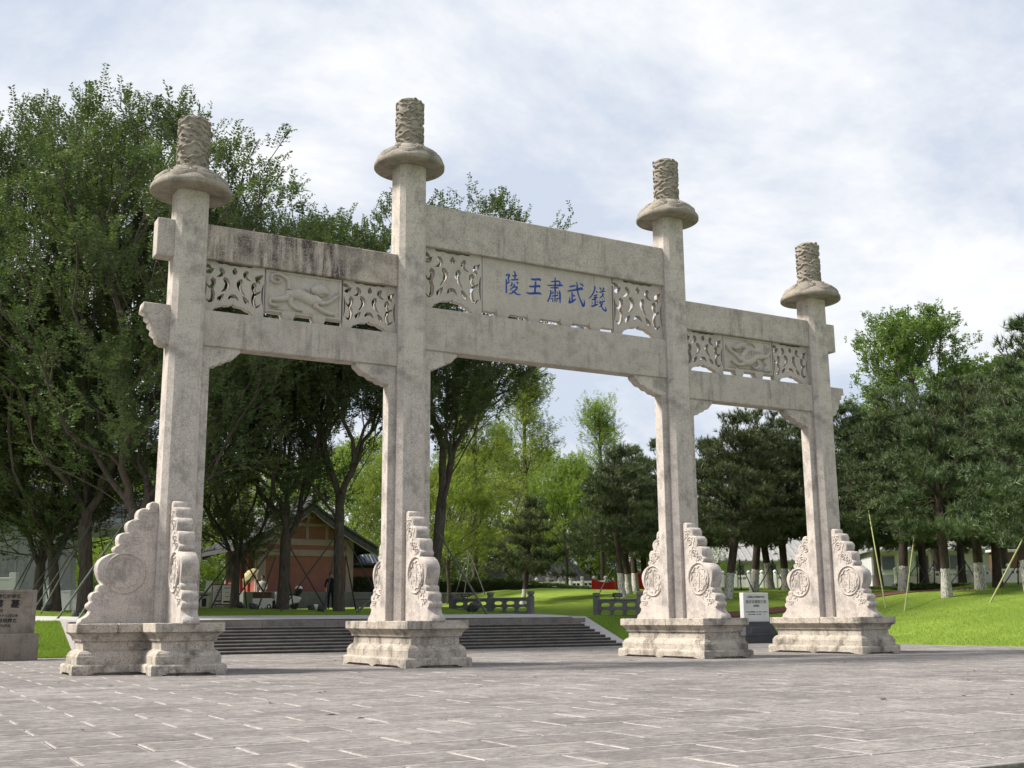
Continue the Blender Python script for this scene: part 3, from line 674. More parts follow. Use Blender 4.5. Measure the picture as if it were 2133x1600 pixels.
def bracket(parent, u, s, z, l, zb):
    d = z-zb
    o = [(0, z), (0, zb), (.26, zb), (.30, zb+d*.07), (.41, zb+d*.09), (.49, zb+d*.24), (.60, zb+d*.27), (.69, zb+d*.44), (.81, zb+d*.48), (.90, zb+d*.68), (.97, zb+d*.80), (1.0, z)]
    me = flat_fill('bracket', [[(u+s*a*l, b) for a, b in o]], .30, .012); me.materials.append(M['gate']); b = link('bracket', me, parent)
    rel = MB()
    for f in (-1, 1):
        fn = lambda a, q, h: (a, f*(.15+h), q)
        for (a, q, r) in ((.20, .45, .085), (.42, .60, .075), (.62, .76, .05), (.1, .78, .06)):
            rel.ridge(spiral(u+s*a*l, zb+d*q, r, 1.5, .022, 1., 14, s), fn, .012)
    tag(rel.build('cloud_scroll', M['gate'], b, 60), kind='stuff')
def hole_set():
    """cut-outs of the carved lattice, in panel units (0-1, 0-1), traced as comma strokes"""
    S = [[(.02, .90, .05), (.07, .885, .05), (.115, .855, .015)], [(.055, .775, .055), (.105, .80, .06), (.155, .86, .008)],
         [(.27, .86, .055), (.305, .80, .055), (.27, .735, .035), (.20, .70, .004)], [(.46, .862, .01), (.485, .855, .085), (.515, .855, .085), (.54, .862, .01)],
         [(.70, .86, .055), (.67, .80, .055), (.705, .735, .035), (.775, .70, .004)], [(.875, .79, .055), (.92, .80, .06), (.965, .86, .008)], [(.84, .80, .008), (.87, .74, .045), (.90, .69, .05)],
         [(.345, .68, .06), (.385, .60, .065), (.355, .49, .04), (.285, .41, .004)], [(.605, .68, .06), (.575, .60, .065), (.61, .49, .04), (.68, .40, .004)],
         [(.15, .635, .07), (.16, .56, .055), (.13, .47, .05), (.155, .37, .05), (.15, .26, .05), (.10, .205, .035), (.045, .25, .004)], [(.05, .545, .004), (.085, .49, .03), (.125, .48, .035)],
         [(.83, .64, .07), (.815, .56, .055), (.845, .47, .05), (.82, .37, .05), (.83, .26, .05), (.88, .205, .035), (.945, .27, .004)], [(.94, .53, .004), (.905, .485, .03), (.86, .475, .035)],
         [(.335, .385, .004), (.305, .34, .04), (.255, .27, .06)], [(.415, .30, .02), (.45, .355, .04), (.52, .355, .045), (.575, .28, .004)], [(.645, .385, .004), (.675, .34, .045), (.72, .27, .06)],
         [(.985, .66, .004), (.968, .55, .022), (.968, .38, .022), (.985, .24, .004)], [(.015, .66, .004), (.032, .55, .022), (.032, .38, .022), (.015, .24, .004)]]
    return S
HOLES = hole_set()
def lattice(parent, u0, u1, z0, z1):
    W_, H_ = u1-u0, z1-z0
    def q(a, b): return (u0+a*W_, z0+b*H_)
    arch = [(.14, 0), (.17, .045), (.20, .095), (.27, .12), (.33, .16), (.40, .165), (.46, .175), (.49, .21), (.52, .175), (.58, .165), (.65, .16), (.71, .12), (.78, .095), (.81, .045), (.85, 0)]
    topn = [(.80, 1), (.78, .965), (.72, .96), (.66, .975), (.58, .945), (.5, .96), (.42, .945), (.34, .975), (.28, .96), (.22, .965), (.20, 1)]
    out = [q(0, 0)] + [q(*p) for p in arch] + [q(1, 0), q(1, 1)] + [q(*p) for p in topn] + [q(0, 1)]
    loops = [out]
    for s in HOLES:
        p = smoothline([(u0+a*W_, z0+b*H_, w*W_*1.0) for a, b, w in s], 3); loops.append(outline([(a, b, w*1.3) for a, b, w in p]))
    # the two merged S-cuts: keep barbs separate by a thin web
    me = pierced('lattice_panel', loops[0], loops[1:], .16); me.materials.append(M['gate_panel']); return link('lattice_panel', me, parent)
def relief_panel(parent, u0, u1, z0, z1, strokes, scale):
    p = MB().bbox(u0, u1, -.08, .08, z0, z1, .008).build('relief_panel', M['gate_panel'], parent)
    fr = MB(); w = .05
    for s in (-1, 1):
        ya, yb = (s*.075, s*.098); ya, yb = min(ya, yb), max(ya, yb)
        fr.bbox(u0+.02, u1-.02, ya, yb, z1-.02-w, z1-.02, .006); fr.bbox(u0+.02, u1-.02, ya, yb, z0+.02, z0+.02+w, .006)
        fr.bbox(u0+.02, u0+.02+w, ya, yb, z0+.02+w, z1-.02-w, .006); fr.bbox(u1-.02-w, u1-.02, ya, yb, z0+.02+w, z1-.02-w, .006)
    fr.build('border', M['gate_panel'], p)
    mb = MB(); W_, H_ = (u1-u0), (z1-z0)
    for s in strokes:
        hgt, pts = s
        mb.ridge(smoothline([(u0+a*W_, z0+b*H_, w_*H_) for a, b, w_ in pts], 4), lambda a, b, h: (a, -.08-h, b), hgt*1.8, 6)
    mb.build('animal_relief', M['gate_panel'], p, 60)
    return p
LION = [(.055, [(.30, .45, .20), (.42, .50, .26), (.56, .42, .27), (.66, .40, .28), (.72, .40, .12)]), (.06, [(.58, .62, .12), (.68, .66, .32), (.76, .64, .24), (.80, .58, .10)]),
        (.05, [(.30, .55, .14), (.27, .38, .15), (.16, .32, .14), (.06, .30, .10)]), (.045, [(.06, .32, .11), (.06, .20, .09), (.13, .16, .08), (.17, .16, .03)]), (.045, [(.32, .42, .17), (.33, .25, .13), (.40, .15, .09), (.48, .12, .05)]),
        (.05, [(.70, .36, .15), (.80, .38, .10), (.90, .52, .09), (.96, .60, .04)]), (.05, [(.62, .30, .14), (.72, .20, .12), (.84, .13, .10), (.90, .12, .04)]),
        (.03, [(.90, .52, .03), (.91, .66, .02)]), (.03, [(.91, .54, .03), (.95, .68, .02)]), (.03, [(.92, .52, .03), (.98, .60, .02)]),
        (.045, [(.29, .58, .10), (.28, .78, .085), (.18, .90, .08), (.08, .86, .075), (.08, .72, .07), (.16, .70, .06), (.18, .78, .05), (.13, .80, .03)]),
        *[(.035, [(.50+.02*k, .66-.02*k, .02), (.505+.03*k, .48-.03*k, .045), (.56+.035*k, .36-.03*k, .035), (.64+.02*k, .34, .01)]) for k in range(5)],
        (.04, [(.66, .56, .05), (.72, .52, .06), (.78, .56, .04)]), (.03, [(.70, .70, .03), (.73, .72, .05), (.76, .70, .03)]), (.02, [(.06, .1, .02), (.3, .08, .03), (.6, .07, .03), (.92, .08, .02)])]
DRAGON = [(.055, [(.95, .72, .04), (.88, .56, .10), (.78, .50, .15), (.66, .48, .18), (.56, .34, .20), (.44, .28, .20), (.36, .40, .19), (.42, .56, .17), (.46, .68, .15), (.38, .76, .14)]), (.06, [(.44, .80, .14), (.34, .76, .20), (.25, .68, .15), (.18, .65, .06)]),
          (.05, [(.34, .34, .13), (.22, .48, .10), (.10, .60, .09), (.05, .68, .04)]), (.05, [(.40, .24, .12), (.30, .20, .10), (.20, .22, .08), (.14, .28, .03)]), (.05, [(.66, .40, .13), (.70, .24, .11), (.62, .14, .09), (.54, .18, .03)]), (.05, [(.80, .42, .12), (.86, .26, .10), (.80, .12, .08), (.94, .12, .03)]),
          *[(.03, [(.08, .60, .03), (.04+.02*k, .74-.02*k, .02)]) for k in range(3)], *[(.035, [(.42+.02*k, .84, .03), (.48+.03*k, .92-.02*k, .04), (.56+.03*k, .90-.05*k, .015)]) for k in range(4)],
          *[(.03, [(.88+.015*k, .56, .03), (.84+.04*k, .72, .045), (.86+.035*k, .88-.03*k, .01)]) for k in range(3)], *[(.025, [(.52+.05*k, .52, .02), (.54+.05*k, .64, .035), (.58+.05*k, .66, .01)]) for k in range(5)],
          *[(.02, [(.10+.12*k, .10, .02), (.16+.12*k, .13, .03), (.21+.12*k, .09, .02)]) for k in range(6)], (.03, [(.22, .60, .02), (.30, .58, .04), (.40, .62, .02)])]
beams = []
for k, (i, j, zt1, zt0, zb1, zb0) in enumerate(SPAN):
    ua, ub = PS[i], PS[j]; L0, L1 = ua+.30, ub-.30
    sp = empty('span', (0, 0, 0)); sp.parent = gate
    # top beam and lintel
    MB().bbox(L0, L1, -VB, VB, zt0, zt1, .018).build('upper_beam', M['gate_beam_stained'] if k == 0 else M['gate_beam'], sp)
    MB().bbox(L0, L1, -VB-.01, VB+.01, zb0, zb1, .018).build('lower_beam', M['gate_beam'], sp)
    if k == 1: cuts = (ua+.34, 7.08, 7.10, 10.93, 10.96, ub-.34); pz0 = 8.31
    else:
        o = ua-(0 if k == 0 else PS[2]); base = PS[2] if k == 2 else 0
        cuts = (ua+.34, base+1.67, base+1.69, base+3.47, base+3.50, ub-.34); pz0 = 7.60
    lattice(sp, cuts[0], cuts[1], zb1-.004, zt0+.004); lattice(sp, cuts[4], cuts[5], zb1-.004, zt0+.004)
    if k == 1:
        ins = MB().bbox(cuts[2], cuts[3], -.08, .08, pz0, zt0+.004, .008).build('inscription_panel', M['gate_panel'], sp)
    else:
        relief_panel(sp, cuts[2], cuts[3], pz0, zt0+.004, LION if k == 0 else DRAGON, 1)
    nb = 4 if k == 1 else 2
    for q in range(nb):
        if k == 1: a = cuts[2] + (cuts[3]-cuts[2])*((q+.5)/4 + (.02, .0, 0, -.02)[q]); w = .18
        else: a = cuts[2] + (cuts[3]-cuts[2])*(.30, .70)[q]; w = .15
        MB().loft([[(a-w*t, -y, z), (a+w*t, -y, z), (a+w*t, y, z), (a-w*t, y, z)] for t, y, z in ((.7, .09, zb1-.01), (.8, .10, zb1+.05), (1.0, .11, pz0-.01), (1.0, .112, pz0+.07))]).build('block', M['gate_panel'], sp)
    if k == 1: bl, bz = .90, 6.70
    else: bl, bz = .85, 6.24
    bracket(sp, ua+.33, 1, zb0+.005, bl, bz); bracket(sp, ub-.33, -1, zb0+.005, bl+.15, bz)
for s, u in ((-1, PS[0]), (1, PS[3])):               # beam ends that show outside the end pillars
    MB().bbox(min(u+s*.30, u+s*.70), max(u+s*.30, u+s*.70), -.19, .19, 8.52, 9.34, .014).build('beam_end', M['gate_beam'], gate)
    pr = [(.30, 7.45), (.88, 7.45), (.90, 7.28), (.80, 7.24), (.80, 7.14), (.72, 7.10), (.73, 7.0), (.66, 6.95), (.67, 6.85), (.58, 6.78), (.56, 6.68), (.46, 6.62), (.30, 6.62)]
    me = flat_fill('carved_beam_end', [[(u+s*a, b) for a, b in pr]], .38, .012); me.materials.append(M['gate_beam']); link('carved_beam_end', me, gate)
M['painted_shade_edge'] = plain('cut_shadow', (.05, .055, .09), .9, .1, .3, 20)  # dark colour painted as the shade along the engraved strokes
# inscription: brush strokes cut in the slab and painted, (u, z, width)
for ch in CHARS:
    o = None; mb = MB()
    for st in ch: mb.ridge(smoothline([(a, b, w*1.25) for a, b, w in st], 4), lambda a, b, h: (a, -.08-h, b), .007, 3)
    chr_ = mb.build('blue_character', M['blue'], ins, 60); ed = MB()
    for st in ch: ed.ridge(smoothline([(a-.008, b+.008, w*1.28+.018) for a, b, w in st], 4), lambda a, b, h: (a, -.08-h, b), .0025, 2)  # wider dark strokes, offset up-left, stand in for shade in the cut
    tag(ed.build('painted_cut_shade', M['painted_shade_edge'], chr_), kind='stuff')
for mt, sts in SIGN:
    mb = MB()
    for st in sts: mb.ridge(smoothline(st, 3), lambda a, b, h: (a, -.08-h, b), .004, 2)
    mb.build('small_writing' if mt == 'black_ink' else 'red_seal', M[mt], ins)
MB().box(10.37, 10.379, -.0815, -.06, 9.25, 9.68).build('crack', M['dark'], ins)
# tufts of young trees rooted on the beams are trees behind; nothing grows on the gate itself
# ================================================================== vegetation
def tree_skeleton(g, tips, trunk, spread=.5, r_tip=.012, gam=2.0):
    """grow limbs from a trunk polyline to every tip; returns branch tubes and the tip frames"""
    N_ = [np.array(p, float) for p in trunk]; par = [-1]+list(range(len(trunk)-1))
    base = N_[0]; plen = [0.]
    for i in range(1, len(N_)): plen.append(plen[-1]+np.linalg.norm(N_[i]-N_[i-1]))
    fork = len(trunk)//2
    usable = [i >= fork for i in range(len(N_))]
    A = np.array(N_); ends = []
    order = sorted(range(len(tips)), key=lambda i: np.linalg.norm(tips[i]-A[-1]))
    for k in order:
        t = np.array(tips[k]); A = np.array(N_); d = np.linalg.norm(A-t, axis=1)
        dirs = (t-A); up = dirs[:, 2]/np.maximum(d, 1e-6)
        cost = d*(1.25-.35*up) + .62*np.array(plen) + np.where(np.array(usable), 0, 1e3)
        j = int(np.argmin(cost)); p0 = A[j]; L = d[j]; n = max(2, min(7, int(L/.7)))
        pd = (p0-A[par[j]]) if par[j] >= 0 else np.array([0, 0, 1.]); pd = pd/(np.linalg.norm(pd)+1e-9)
        ctrl = p0 + pd*L*spread*.7 + np.array([0, 0, L*.06]); prev = j
        for s in range(1, n+1):
            q = s/n; pt = (1-q)**2*p0 + 2*q*(1-q)*ctrl + q*q*t
            if s < n: pt = pt + np.array([g.gauss(0, .035), g.gauss(0, .035), g.gauss(0, .03)])*min(L, 2)
            N_.append(pt); par.append(prev); plen.append(plen[prev]+np.linalg.norm(pt-N_[prev])); usable.append(True); prev = len(N_)-1
        ends.append(prev)
    n = len(N_); ch = [[] for _ in range(n)]
    for i, p in enumerate(par):
        if p >= 0: ch[p].append(i)
    rad = np.zeros(n)
    for i in range(n-1, -1, -1): rad[i] = (sum(rad[c]**gam for c in ch[i]) or r_tip**gam)**(1/gam)
    for i in range(n):
        if ch[i]: rad[i] = max(rad[i], r_tip)
    return N_, par, ch, rad, ends
def wood_mesh(name, N_, par, ch, rad, r_base, mat, flare=1.25, min_r=.0):
    k = r_base/rad[0]; sc = lambda r: r*k if r*k > .006 else .006
    V, F = [], []
    def emit(chain):
        pts = [N_[i] for i in chain]; rr = [max(.007, sc(rad[i])) for i in chain]
        if chain[0] != 0: rr[0] = min(rr[0], rr[1]*1.15)
        if rr[0] < min_r: return
        m = 8 if rr[0] > .12 else (6 if rr[0] > .05 else 4); b0 = len(V); up = np.array([1., 0, 0])
        for i, p in enumerate(pts):
            t = pts[min(i+1, len(pts)-1)]-pts[max(i-1, 0)]; t = t/(np.linalg.norm(t)+1e-9)
            a = np.cross(t, up); la = np.linalg.norm(a); a = a/la if la > .1 else np.cross(t, [0, 1., 0]); a = a/(np.linalg.norm(a)+1e-9); b = np.cross(a, t)
            r_ = rr[i]*(flare if chain[0] == 0 and i == 0 else 1)
            for q in range(m):
                th = 2*math.pi*q/m; V.append(p+(a*math.cos(th)+b*math.sin(th))*r_)
        for i in range(len(pts)-1):
            for q in range(m): F.append((b0+i*m+q, b0+i*m+(q+1) % m, b0+(i+1)*m+(q+1) % m, b0+(i+1)*m+q))
    stack = [(0, [0])]
    while stack:
        s, chain = stack.pop(); i = chain[-1]
        while ch[i]:
            c = sorted(ch[i], key=lambda x: -rad[x])
            for o in c[1:]: stack.append((o, [i, o]))
            i = c[0]; chain.append(i)
        if len(chain) > 1: emit(chain)
    return npmesh(name, np.array(V), F, mat, True)
def leaves_mesh(name, P, D, mat, rs, n_leaf, shoot, size, droop=.15, aspect=.42, flat=.6):
    """leafy shoots: at each origin P a shoot along D carries alternate leaves (two triangles, folded along the midrib)"""
    m = len(P); L = shoot*rs.uniform(.6, 1.25, m)
    up = np.array([0, 0, 1.]); side = np.cross(D, up); side /= np.linalg.norm(side, axis=1)[:, None]+1e-9
    nrm = np.cross(side, D)
    t = np.tile((np.arange(n_leaf)+.5)/n_leaf, (m, 1)) + rs.uniform(-.03, .03, (m, n_leaf))
    pos = P[:, None, :] + D[:, None, :]*(t*L[:, None])[..., None]
    pos[..., 2] -= droop*(t**2)*L[:, None]
    sg = np.where(np.arange(n_leaf) % 2 == 0, 1, -1)[None, :]
    ld = D[:, None, :]*rs.uniform(.25, .8, (m, n_leaf, 1)) + side[:, None, :]*(sg*rs.uniform(.5, 1., (m, n_leaf)))[..., None] + nrm[:, None, :]*rs.normal(0, .35, (m, n_leaf, 1))
    ld[..., 2] -= .18
    ld /= np.linalg.norm(ld, axis=2)[..., None]
    sz = size*rs.uniform(.65, 1.25, (m, n_leaf))*(1-.25*t)
    w = np.cross(ld, nrm[:, None, :] + rs.normal(0, 1-flat, (m, n_leaf, 3))); w /= np.linalg.norm(w, axis=2)[..., None]+1e-9
    fold = np.cross(w, ld)*.12
    b = pos; tip = pos + ld*sz[..., None]; mid = pos + ld*(sz*.45)[..., None]
    l = mid + w*(sz*aspect*.5)[..., None] + fold*sz[..., None]; r = mid - w*(sz*aspect*.5)[..., None] + fold*sz[..., None]
    V = np.stack([b, l, tip, r], 2).reshape(-1, 3); n = len(V)//4; i = np.arange(n)*4
    F = np.concatenate([np.stack([i, i+1, i+2], 1), np.stack([i, i+2, i+3], 1)])
    return npmesh(name, V, F, mat)
def needles_mesh(name, P, D, mat, rs, n_needle=16, length=.2, width=.016, spread=.85):
    m = len(P); d = D[:, None, :] + rs.normal(0, spread*.6, (m, n_needle, 3)); d[..., 2] += .15; d /= np.linalg.norm(d, axis=2)[..., None]
    w = np.cross(d, rs.normal(0, 1, (m, n_needle, 3))); w /= np.linalg.norm(w, axis=2)[..., None]+1e-9
    L = length*rs.uniform(.7, 1.2, (m, n_needle, 1)); b = P[:, None, :] + D[:, None, :]*rs.uniform(-.12, .06, (m, n_needle, 1))
    V = np.stack([b-w*width*.5, b+w*width*.5, b+d*L], 2).reshape(-1, 3); i = np.arange(len(V)//3)*3
    return npmesh(name, V, np.stack([i, i+1, i+2], 1), mat)
def unit(v): return v/(np.linalg.norm(v, axis=-1, keepdims=True)+1e-9)
def crown_tips(g, rs, n, H, h0, R_, shape, clumps=38, centre=(0, 0)):
    """tips gathered in clumps inside a crown envelope; shape(t) gives the radius factor at height t"""
    cl = []
    while len(cl) < clumps:
        t = g.random()**.8; r = R_*shape(t)*math.sqrt(g.uniform(.30, 1)); a = g.uniform(0, 2*math.pi)
        cl.append((centre[0]*t+r*math.cos(a), centre[1]*t+r*math.sin(a), h0+(H-h0)*t))
    out = []
    for _ in range(n):
        c = g.choice(cl); s = R_*.19
        gs = lambda q: max(-1.7, min(1.7, g.gauss(0, 1)))*q; out.append(np.array([c[0]+gs(s), c[1]+gs(s), min(H*1.02, c[2]+gs(s*.75))]))
    return out
def broadleaf(seed, H, h0, R_, shape, trunk, n_tip, shoots, n_leaf, shoot, size, mat, r_base, clumps=38, bark_='bark', outw=.9, upw=.45, droop=.2, centre=(0, 0), flat=.6, aspect=.42):
    g = random.Random(seed); rs = np.random.RandomState(seed)
    tips = crown_tips(g, rs, n_tip, H, h0, R_, shape, clumps, centre)
    sk = tree_skeleton(g, tips, trunk)
    N_, par, ch, rad, ends = sk
    wood = wood_mesh('trunk', N_, par, ch, rad, r_base, M[bark_])
    P, D = [], []
    cen = np.array([centre[0]*.5, centre[1]*.5, h0*.75])
    for e in ends:
        p, q = N_[e], N_[par[e]]
        for k in range(shoots):
            t = rs.uniform(0, 1); o = q + (p-q)*t + rs.normal(0, .22, 3)
            d = unit(o-cen)*outw + unit(p-q)*.4 + np.array([0, 0, upw]) + rs.normal(0, .5, 3); P.append(o); D.append(unit(d))
    P, D = np.array(P), np.array(D)
    return wood, leaves_mesh('crown', P, D, M[mat], rs, n_leaf, shoot, size, droop, flat=flat, aspect=aspect)
vase = lambda t: (.45+.95*t if t < .55 else 1.0*math.sqrt(max(.03, 1-((t-.55)/.47)**2)))
oval = lambda t: math.sqrt(max(.04, 1-((t-.42)/.60)**2))
cone = lambda t: (.55+.45*t/.25 if t < .25 else 1.02-.98*((t-.25)/.75)**.9)
def plant_tree(name, meshes, px, D, s, rz, label, cat='tree', group=None, sz=None, lean=(0, 0), dz=-.05):
    p = on_ground(px, D); o = empty(name, (p.x, p.y, p.z+dz), rz, label, cat, group); o.rotation_euler = (lean[0], lean[1], rz)
    o.scale = (s, s, sz or s)
    link('trunk', meshes[0], o); link('crown', meshes[1], o); return o
ZA = broadleaf(11, 18.6, 5.6, 5.6, vase, [(0, 0, 0), (.08, 0, 1.4), (.12, .05, 2.6), (.1, .1, 3.6)], 640, 9, 22, .85, .165, 'leaf_dark', .27, 74)
ZB = broadleaf(23, 16.8, 5.0, 5.2, vase, [(0, 0, 0), (.05, 0, 1.5), (.15, .1, 3.0), (.25, .1, 4.4)], 600, 9, 22, .82, .16, 'leaf_dark', .235, 70)
ZC = broadleaf(37, 11.5, 3.4, 4.0, vase, [(0, 0, 0), (.0, 0, .9), (.05, 0, 1.7), (.1, 0, 2.4)], 420, 9, 19, .7, .15, 'leaf_dark', .19, 50)
ZD = broadleaf(29, 17.6, 8.0, 5.0, vase, [(0, 0, 0), (.05, 0, 1.6), (.12, .05, 3.2), (.15, .1, 4.6)], 560, 9, 22, .82, .16, 'leaf_dark', .23, 66)
GA = broadleaf(51, 12.5, 2.8, 2.6, cone, [(0, 0, z) for z in (0, 1.5, 3, 4.5, 6, 7.5, 9, 10.5, 12)], 360, 8, 11, .55, .13, 'leaf_light', .15, 60, outw=1.0, upw=.3)
GB = broadleaf(52, 10.0, 2.0, 3.2, oval, [(0, 0, 0), (.1, 0, 1.2), (.1, .1, 2.4), (0, .1, 4), (.1, 0, 6)], 380, 10, 11, .5, .15, 'leaf_light', .14, 52)
CA = broadleaf(61, 17.0, 4.0, 4.4, oval, [(0, 0, 0), (.1, 0, 2), (.1, .1, 4.5), (0, .1, 7.5), (.1, .1, 11)], 640, 13, 11, .5, .20, 'leaf_mid', .28, 90, flat=.4, aspect=.5)
def pine(seed, H, h0, R_, r_base, lean=0., tiers=8, bark_='bark_pine', n_pad=6):
    g = random.Random(seed); rs = np.random.RandomState(seed); tips = []; pads = []
    trunk = [(0, 0, 0)]; nseg = 8
    for i in range(1, nseg+1):
        t = i/nseg; trunk.append((lean*math.sin(t*2.2)+g.gauss(0, .05)*t, g.gauss(0, .07)*t, H*.96*t))
    for k in range(tiers):
        t = k/(tiers-1); z = h0+(H-h0)*t; r = R_*(1.0-.80*t**1.25)*g.uniform(.85, 1.15); na = max(2, int(n_pad*(1-.55*t)))
        for j in range(na):
            a = 2*math.pi*(j+g.uniform(-.3, .3))/na + k*.8
            for f in ((.95, .62) if r > 1. else (.9,)):
                rr = r*f*g.uniform(.85, 1.1); pads.append((rr*math.cos(a)+lean*.7*t, rr*math.sin(a), z+g.gauss(0, .18)+.12*rr, a, .34+.2*r/R_))
    for (x, y, z, a, s) in pads:
        for q in range(6): tips.append(np.array([x+g.gauss(0, s), y+g.gauss(0, s), z+abs(g.gauss(0, s*.35))]))
    N_, par, ch, rad, ends = tree_skeleton(g, tips, trunk, spread=.25)
    # all the trunk may carry branches above h0
    wood = wood_mesh('trunk', N_, par, ch, rad, r_base, M[bark_], 1.35)
    P, D = [], []
    for e in ends:
        p, q = N_[e], N_[par[e]]; d0 = unit(p-q)
        for k in range(12):
            o = q+(p-q)*rs.uniform(.35, 1.1) + rs.normal(0, .15, 3)*np.array([1, 1, .5]); d = d0*.5 + np.array([0, 0, .75]) + rs.normal(0, .45, 3); P.append(o); D.append(unit(d))
    return wood, needles_mesh('crown', np.array(P), np.array(D), M['needle'], rs, 15, .26, .026)
PA = pine(71, 8.6, 2.6, 2.8, .19, .35, 7); PB = pine(72, 9.4, 2.9, 3.1, .21, -.3, 8); PC = pine(73, 7.4, 2.2, 2.4, .16, .5, 6); PD = pine(74, 10.0, 2.4, 3.5, .22, .1, 9, 'bark_pine_plain', 7)
gl, gm = 'dark broadleaf trees behind the gate', 'light green trees in the park'
# broadleaf trees left of and behind the gate
plant_tree('broadleaf_tree', ZA, 272, 39.5, 1.05, .4, 'tallest dark broadleaf tree, thick forked trunk rising behind the leftmost pillar', group=gl, sz=.94)
plant_tree('broadleaf_tree', ZB, 176, 43.5, 1.09, 2.2, 'tall broadleaf tree with pale-barked trunk beside the old stele', group=gl, lean=(0, .05))
plant_tree('broadleaf_tree', ZC, 116, 45.5, 1.1, 4.0, 'broadleaf tree with dark leaning forked trunk in front of the pale stone tomb gate', group=gl, lean=(0, .10))
plant_tree('broadleaf_tree', ZC, 76, 47, 1.0, 1.2, 'low-forking broadleaf tree right behind the old brown stele', group=gl)
plant_tree('broadleaf_tree', ZB, -70, 46, 1.15, 3.3, 'large broadleaf tree beyond the old stele at the edge of the lawn', group=gl)
plant_tree('broadleaf_tree', ZC, 488, 52, 1.0, 5.1, 'smaller forked broadleaf tree in front of the red house doors', group=gl)
plant_tree('broadleaf_tree', ZB, 588, 50.5, 1.0, .9, 'dark broadleaf tree in front of the middle of the red gable wall', group=gl)
plant_tree('broadleaf_tree', ZD, 706, 49.5, .93, 3.9, 'dark broadleaf tree beside the standing person', group=gl)
plant_tree('broadleaf_tree', ZD, 900, 51, 1.02, 5.6, 'dark broadleaf tree behind the second pillar with crown spreading over the steps', group=gl, lean=(0, .06))
# lighter trees further back
for (px, D, me_, s, rz, lb) in [(990, 70, GA, 1.05, 0, 'slender light green tree right of the braced trunk behind the hedge'), (1096, 78, GA, 1.24, 1.1, 'tallest slender light green tree with pointed top behind the pavilion'), (1040, 84, GA, 1.0, 2.0, 'slender light green tree left of the tallest pointed one'),
        (1258, 82, GA, 1.1, 3.0, 'slim light green tree with pointed top behind the three whitewashed pines'), (1180, 76, GB, .85, .5, 'rounded light green tree right of the pavilion'), (935, 66, GB, .8, 1.5, 'rounded light green tree behind the hedge beside the second pillar'), (1140, 90, GB, 1.1, 2.5, 'bushy light green tree behind the right end of the pavilion roof'), (1010, 92, GB, 1.15, 3.5, 'bushy light green tree behind the left end of the pavilion roof'), (930, 95, GB, 1.2, .2, 'bushy light green tree behind the second pillar'), (1215, 95, GB, 1.0, 4.2, 'bushy light green tree left of the red barrier, far behind'),
        (450, 84, GB, 1.0, 5.0, 'bushy light green tree above the left eaves of the red house'), (400, 78, GB, .9, 1.2, 'bushy light green tree between the leftmost pillar and the red house'), (760, 86, GB, 1.15, 2.1, 'bushy light green tree above the blue tiled wall'), (820, 82, GB, .95, 3.1, 'bushy light green tree between the blue tiled wall and the second pillar'), (700, 95, GB, 1.2, .7, 'bushy light green tree directly behind the ridge of the red house'), (560, 96, GB, 1.2, 4.4, 'bushy light green tree behind the roof slope of the red house'), (330, 90, GB, 1.1, 2.9, 'bushy light green tree between the tomb gate and the red house'), (260, 75, GB, .85, .1, 'bushy light green tree just behind the outer roof of the tomb gate'), (180, 70, GB, .75, 2.4, 'bushy light green tree seen under the wing roof of the tomb gate'), (100, 80, GB, 1.0, 4.9, 'bushy light green tree behind the pier of the tomb gate'), (20, 85, GB, 1.1, 1.9, 'bushy light green tree behind the upper roof of the tomb gate')]:
    plant_tree('leafy_tree', me_, px, D, s, rz, lb, group=gm)
for (px, D, s, rz, lb) in [(1955, 76, 1.06, .3, 'tallest light green camphor-like tree rising above the pines'), (2105, 80, .92, 1.9, 'broad light green tree beside the tallest one above the pines'), (2190, 74, .85, 3.3, 'broad light green tree beyond the pines at the lawn edge'), (2040, 92, .95, 4.2, 'pale broadleaf tree behind the two light green ones')]:
    plant_tree('camphor_tree', CA, px, D, s, rz, lb, group='light broadleaf trees above the pines')
gp = 'whitewashed pines on the lawn'
